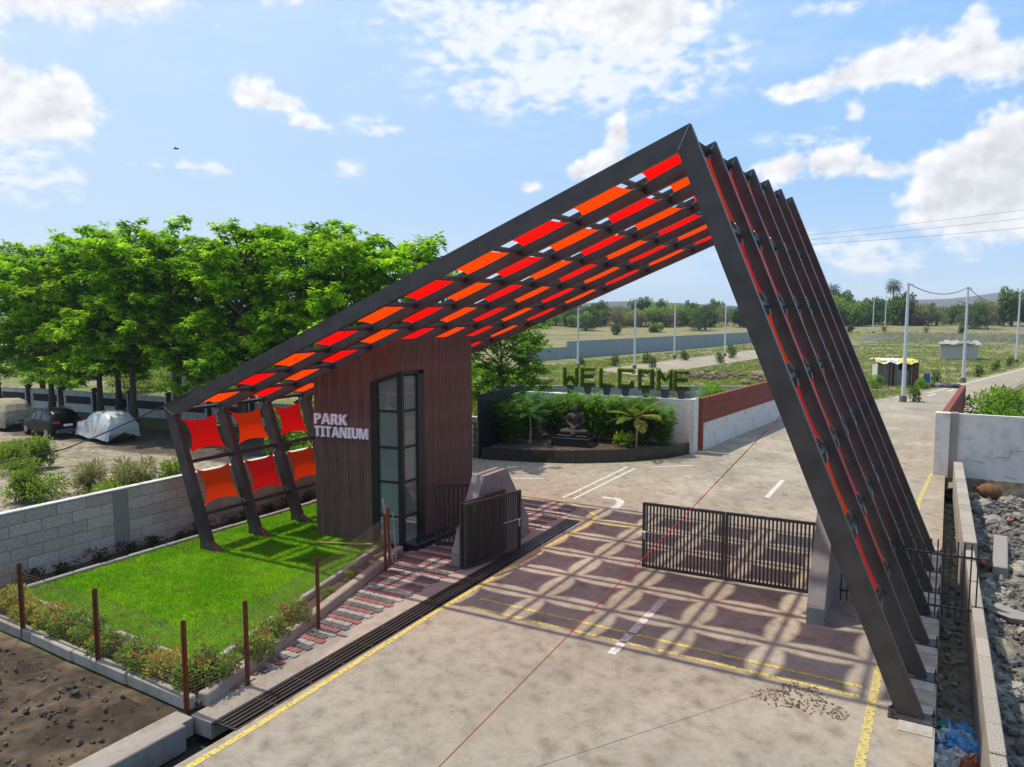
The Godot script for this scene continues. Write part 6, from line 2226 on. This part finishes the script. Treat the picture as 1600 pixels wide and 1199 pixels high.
	for k in 7:
		var c := chunk(520 + k, Vector3(1.0, 0.5, 0.8), [Color(0.05, 0.05, 0.06), Color(0.2, 0.18, 0.16), Color(0.10, 0.09, 0.09)][k % 3])
		part("scrap_lump", c, M.any, ck, Transform3D(Basis(Vector3.UP, k), Vector3((k % 4) * 0.8, 0.2, -(k / 4) * 0.8)))
	var drum := Geo.new()
	drum.col = Color(0.03, 0.10, 0.28)
	drum.lathe(Vector3.ZERO, [Vector2(0, 0), Vector2(0.28, 0), Vector2(0.3, 0.5), Vector2(0.28, 1.0), Vector2(0, 1.0)], 12)
	var dr := top("plastic_drum", drum, M.any)
	dr.position = Vector3(-1.85, 0, -87.9)
	dr.scale = Vector3(1, 1.3, 1)
	tag(dr, "blue plastic drum at the right side of the patched hut", "drum")
	# saplings and shrubs
	var green := [Color(0.08, 0.15, 0.025), Color(0.11, 0.2, 0.03), Color(0.06, 0.11, 0.02)]
	var bright := [Color(0.16, 0.33, 0.02), Color(0.12, 0.26, 0.02), Color(0.21, 0.38, 0.03)]
	var ball := bush_mesh(530, 1.15, 2.3, 2600, 0.17, bright)
	var sap := bush_mesh(531, 0.55, 1.6, 420, 0.2, green)
	var sst := twig_mesh(532, 0.4, 1.6, 4)
	var wide := bush_mesh(533, 1.8, 1.9, 2600, 0.2, bright)
	plant("round_shrub", "bright green rounded shrub between the last topiary letter and the red band wall", "shrub", Vector3(-13.4, 0, -51.0), ball, sst, 0.0, 1.22)
	plant("round_shrub", "bright green shrub behind the grey wall at the right edge", "shrub", Vector3(2.6, 0, -55.5), wide, sst, 1.0, 1.35)
	plant("leafy_shrub", "low green shrub behind the last topiary letter", "shrub", Vector3(-14.9, 0, -48.4), wide, sst, 2.0, 0.8)
	plant("leafy_shrub", "green shrub at the foot of the hut pole", "shrub", Vector3(-2.4, 0, -72.2), sap, sst, 0.5, 1.0)
	plant("leafy_shrub", "bright green shrub in front of the hut's tarpaulin side", "shrub", Vector3(-6.3, 0, -83.6), wide, sst, 0.6, 0.6)
	plant("leafy_shrub", "green shrub at the right front corner of the hut", "shrub", Vector3(-2.3, 0, -85.4), wide, sst, 1.7, 0.45)
	var sp := [[-35.6, -116.4, "in the lane verge below the third pole"], [-34.5, -98.3, "right of the tall pole beside the lane"], [-40.2, -99.0, "left of the tall pole, low"], [-30.3, -125.0, "right of the fourth pole beside the lane"], [-38.0, -106.0, "between the tall pole and the third pole"], [-34.2, -140.0, "farther along the lane verge, before the wall"], [-29.0, -112.0, "at the near edge of the lane by the earth heap"], [3.0, -104.0, "first beside the right road past the stone hut pole"], [5.2, -115.0, "second along the right road"], [7.4, -126.0, "third along the right road, near the edge pole"], [-1.0, -91.5, "bare-stemmed one by the scrap pile"], [-27.0, -135.0, "far one beside the lane right of the fourth pole"], [-44.5, -97.5, "bushy one behind the leftmost pole"]]
	for k in sp.size():
		plant("sapling", "young dark green sapling %s" % sp[k][2], "sapling", Vector3(sp[k][0], 0, sp[k][1]), sap, sst, k * 1.1, 1.25 if k < 7 else 1.0, "planted saplings")
	R.seed = 540
	var heap := Geo.new()
	for k in 90:
		var c := chunk(545 + k, Vector3(1.1, 0.7, 0.9) * R.randf_range(0.35, 1.1), Color(0.25, 0.19, 0.13) * R.randf_range(0.7, 1.3))
		var o := Vector3(-26.0 + R.randfn() * 4.5, 0.1, -88.0 + R.randfn() * 3.0)
		for i in c.v.size():
			heap.v.append(c.v[i] + o)
		heap.n.append_array(c.n)
		heap.c.append_array(c.c)
	var hp := top("earth_heap", heap, M.dirt)
	hp.set_meta("kind", "stuff")
	tag(hp, "low heap of brown earth and stones beside the lane, behind the round shrub", "earth heap")
	# grass tufts over the plots
	var tuft := Geo.new()
	for k in 10:
		var a := k * 2.4
		tuft.leaf(Vector3(cos(a), 0, sin(a)) * 0.12 * (k % 3), Vector3(cos(a * 1.7) * 0.6, 1.0, sin(a * 1.7) * 0.6).normalized(), Vector3(cos(a * 1.7), 0.6, sin(a * 1.7)).normalized(), R.randf_range(0.3, 0.55), 0.07)
	var tm := tuft.mesh()
	var xf := []
	var gc := []
	var road1 := PackedVector2Array([Vector2(-14.5, -55), Vector2(-13.5, -64.6), Vector2(-6.3, -70.6), Vector2(-3.0, -80), Vector2(8.2, -124), Vector2(15.5, -160), Vector2(36, -200), Vector2(20.5, -150), Vector2(9.4, -108), Vector2(1.5, -63), Vector2(0.5, -55)])
	var road2 := PackedVector2Array([Vector2(-40, -90.5), Vector2(-34, -152), Vector2(-20, -215), Vector2(-12, -215), Vector2(-26, -127), Vector2(-30.5, -84.5)])
	while xf.size() < 26000:
		var z := -50.0 - 190.0 * pow(R.randf(), 1.3)
		var x := R.randf_range(-0.62, 0.22) * -z * 1.0
		var p := Vector2(x, z)
		if inside(p, road1) or inside(p, road2) or (x > -36.0 and x < -10.0 and z > -56.0 and x * 0.53 - z < 33.0) or (z > -57.0 and x > -12.5):
			continue
		if noise(x, z, 9.0) * 0.8 + noise(x + 40.0, z, 45.0) * 0.5 > 0.2 and R.randf() < 0.8:
			continue
		if x + z * 0.13 < -62.0:
			continue
		xf.append(Transform3D(Basis(Vector3.UP, R.randf() * TAU).scaled(Vector3(1.0, 0.55, 1.0) * R.randf_range(0.5, 1.2)), Vector3(x, land_y(x, z), z)))
		gc.append(Color(0.25, 0.36, 0.045).lerp(Color(0.38, 0.37, 0.13), clampf(R.randf() * 0.7 + noise(x, z, 30.0), 0.0, 1.0)))
	tag(scatter("wild_grass", tm, M.leaf, xf, gc), "wild grass covering the open plots beyond the gate", "grass")
	make_far()

func make_far() -> void:
	# scattered trees and scrub at the far side of the fields
	var dk := [Color(0.085, 0.165, 0.03), Color(0.11, 0.2, 0.035), Color(0.07, 0.13, 0.03)]
	var lt := [Color(0.19, 0.32, 0.04), Color(0.15, 0.26, 0.035), Color(0.24, 0.34, 0.06)]
	var dry := [Color(0.24, 0.21, 0.13), Color(0.19, 0.185, 0.10), Color(0.27, 0.23, 0.15)]
	var v := [bush_mesh(601, 4.2, 7.5, 2600, 0.75, dk), bush_mesh(602, 5.5, 6.5, 3000, 0.75, lt), bush_mesh(603, 3.6, 6.0, 1300, 0.6, dry, 0.3), bush_mesh(604, 3.4, 10.0, 2600, 0.75, dk)]
	var tr := [twig_mesh(611, 3.0, 7.0, 6), twig_mesh(612, 4.0, 6.0, 7), twig_mesh(613, 3.2, 6.0, 10), twig_mesh(614, 2.2, 10.0, 6)]
	var kinds := ["dark green round", "light green spreading", "dry brownish", "tall dark"]
	# bearing in degrees from -z (negative to the left), distance, kind, size
	var row := [[-27.6, 250, 0, .7], [-26.4, 268, 1, .75], [-25.6, 262, 0, .9], [-24.7, 255, 1, .85], [-23.7, 262, 0, 1.0], [-22.8, 270, 0, .9], [-22.0, 258, 2, 1.15], [-21.1, 264, 1, .95], [-20.2, 259, 2, .95], [-19.3, 262, 1, 1.1], [-18.2, 258, 2, 1.0], [-17.2, 270, 1, 1.15], [-16.2, 262, 0, .95], [-15.2, 262, 0, .85], [-14.2, 272, 2, 1.1], [-13.2, 262, 0, 1.0], [-12.0, 270, 1, 1.0],
		[-8.7, 285, 1, 1.5], [-7.9, 276, 1, 1.35], [-7.0, 290, 0, 1.5], [-6.2, 280, 1, 1.55], [-5.4, 288, 0, 1.2], [-4.2, 292, 0, 1.3], [-3.2, 284, 0, 1.5], [-2.4, 288, 1, 1.4], [-1.7, 282, 2, 1.1], [-0.8, 286, 2, 1.0], [0.0, 296, 0, .95], [0.8, 288, 2, .9], [1.8, 296, 0, 1.0], [2.6, 290, 2, 1.2], [3.3, 283, 3, 1.25], [4.2, 290, 0, 1.2],
		[-25.2, 330, 3, 1.0], [-23.0, 340, 3, .95], [-20.6, 335, 3, 1.05], [-19.8, 345, 3, 1.1], [-18.7, 338, 3, 1.0], [-16.6, 350, 3, .95], [-14.8, 345, 3, 1.0], [-6.6, 340, 3, 1.3], [-4.8, 350, 3, 1.0], [-1.2, 350, 3, .8], [1.4, 360, 3, .8]]
	R.seed = 620
	for k in row.size():
		var q: Array = row[k]
		var a := deg_to_rad(q[0])
		var x: float = sin(a) * q[1]
		var z: float = -cos(a) * q[1]
		var t := plant("field_tree", "%s tree, %s from the left, %s row %s" % [kinds[q[2]], ["first", "second", "third", "fourth", "fifth", "sixth", "seventh", "eighth", "ninth", "tenth", "eleventh", "twelfth", "thirteenth", "fourteenth", "fifteenth", "sixteenth", "seventeenth"][k if k < 17 else ((k - 17) if k < 33 else k - 33)], "front" if k < 33 else "back", "behind the field wall" if k < 17 or (k > 32 and k < 40) else "past the right canopy legs"], "tree", Vector3(x, land_y(x, z) - 0.3, z), v[q[2]], tr[q[2]], R.randf() * TAU, q[3], "far trees beyond the fields")
		t.scale.x *= R.randf_range(0.9, 1.25)
	var dp := palm_meshes(630, 13.0, 0.28, 46, 3.6, [Color(0.06, 0.105, 0.03), Color(0.085, 0.12, 0.045)], 1.5)
	var dp2 := palm_meshes(631, 2.2, 0.4, 44, 3.4, [Color(0.06, 0.11, 0.03), Color(0.09, 0.13, 0.045)], 1.4)
	for q in [[-3.4, 285, 1.0, "tall date palm standing left of the near pole at the right"], [-7.1, 292, 0.93, "date palm over the trees right of the canopy legs"]]:
		var a := deg_to_rad(q[0])
		var x: float = sin(a) * q[1]
		var z: float = -cos(a) * q[1]
		plant("date_palm", q[3], "palm", Vector3(x, land_y(x, z), z), dp[1], dp[0], q[0], q[2], "tall date palms")
	for q in [[-24.2, 236, 1.35, "bushy low date palm behind the leftmost pole"], [-16.0, 240, 1.35, "bushy low date palm left of the fourth pole"], [1.3, 262, 1.9, "bushy date palm right of the stone hut's pole"]]:
		var a := deg_to_rad(q[0])
		var x: float = sin(a) * q[1]
		var z: float = -cos(a) * q[1]
		plant("low_date_palm", q[3], "palm", Vector3(x, land_y(x, z), z), dp2[1], dp2[0], q[0], q[2], "low date palms")
	for q in [[-21.9, 215, 0.42, 0, "dark shrub alone in the fallow field behind the tall pole"], [-19.0, 228, 0.45, 1, "green shrub in the fallow field between the second and third poles"], [-6.0, 236, 0.3, 0, "low scrub at the field edge under the right tree group"], [-3.9, 240, 0.32, 2, "dry scrub at the field edge below the tall palm"], [-1.4, 238, 0.3, 2, "dry scrub between the two right poles"], [0.6, 236, 0.28, 0, "low dark scrub right of the stone hut"]]:
		var a := deg_to_rad(q[0])
		var x: float = sin(a) * q[1]
		var z: float = -cos(a) * q[1]
		plant("field_shrub", q[4], "shrub", Vector3(x, land_y(x, z), z), v[q[3]], tr[q[3]], q[0], q[2], "shrubs in the far field")
	# scrub mass and hills
	R.seed = 640
	var xf := []
	var cols := []
	for k in 420:
		var a := deg_to_rad(R.randf_range(-45.0, 14.0))
		var d := R.randf_range(300.0, 620.0)
		var x := sin(a) * d
		var z := -cos(a) * d
		xf.append(Transform3D(Basis(Vector3.UP, R.randf() * TAU).scaled(Vector3.ONE * R.randf_range(0.55, 1.1)), Vector3(x, land_y(x, z) - 0.5, z)))
		cols.append(Color.WHITE * R.randf_range(0.7, 1.2))
	tag(scatter("distant_scrub", v[0], M.leaf, xf, cols), "mass of scrub woodland along the horizon", "scrub")
	var hills := [[7.5, 2000.0, 620.0, 62.0, Color(0.17, 0.135, 0.11)], [-3.5, 2400.0, 700.0, 34.0, Color(0.11, 0.13, 0.10)], [-21.0, 1500.0, 560.0, 24.0, Color(0.09, 0.12, 0.07)], [-32.0, 1800.0, 700.0, 26.0, Color(0.10, 0.12, 0.08)], [22.0, 2200.0, 900.0, 60.0, Color(0.15, 0.13, 0.11)]]
	for h in hills:
		var a := deg_to_rad(h[0])
		var c := Vector3(sin(a) * h[1], 0, -cos(a) * h[1])
		var g := Geo.new()
		g.col = h[4]
		var P := []
		for i in 29:
			var r := []
			for j in 29:
				var u := (i - 14) / 14.0
				var w := (j - 14) / 14.0
				var d := sqrt(u * u + w * w)
				var y: float = h[3] * pow(clampf(1.0 - d, 0.0, 1.0), 0.8) * (1.0 + 0.35 * noise(u * 40.0 + h[0] * 9.0, w * 40.0, 3.0)) - 12.0 * smoothstep(0.8, 1.0, d)
				r.append(c + Vector3(u * h[2], y, w * h[2]))
			P.append(r)
		for i in 28:
			for j in 28:
				g.face([P[i][j], P[i + 1][j], P[i + 1][j + 1], P[i][j + 1]], c - Vector3(0, 4000, 0))
		struct("hill", g, M.land)
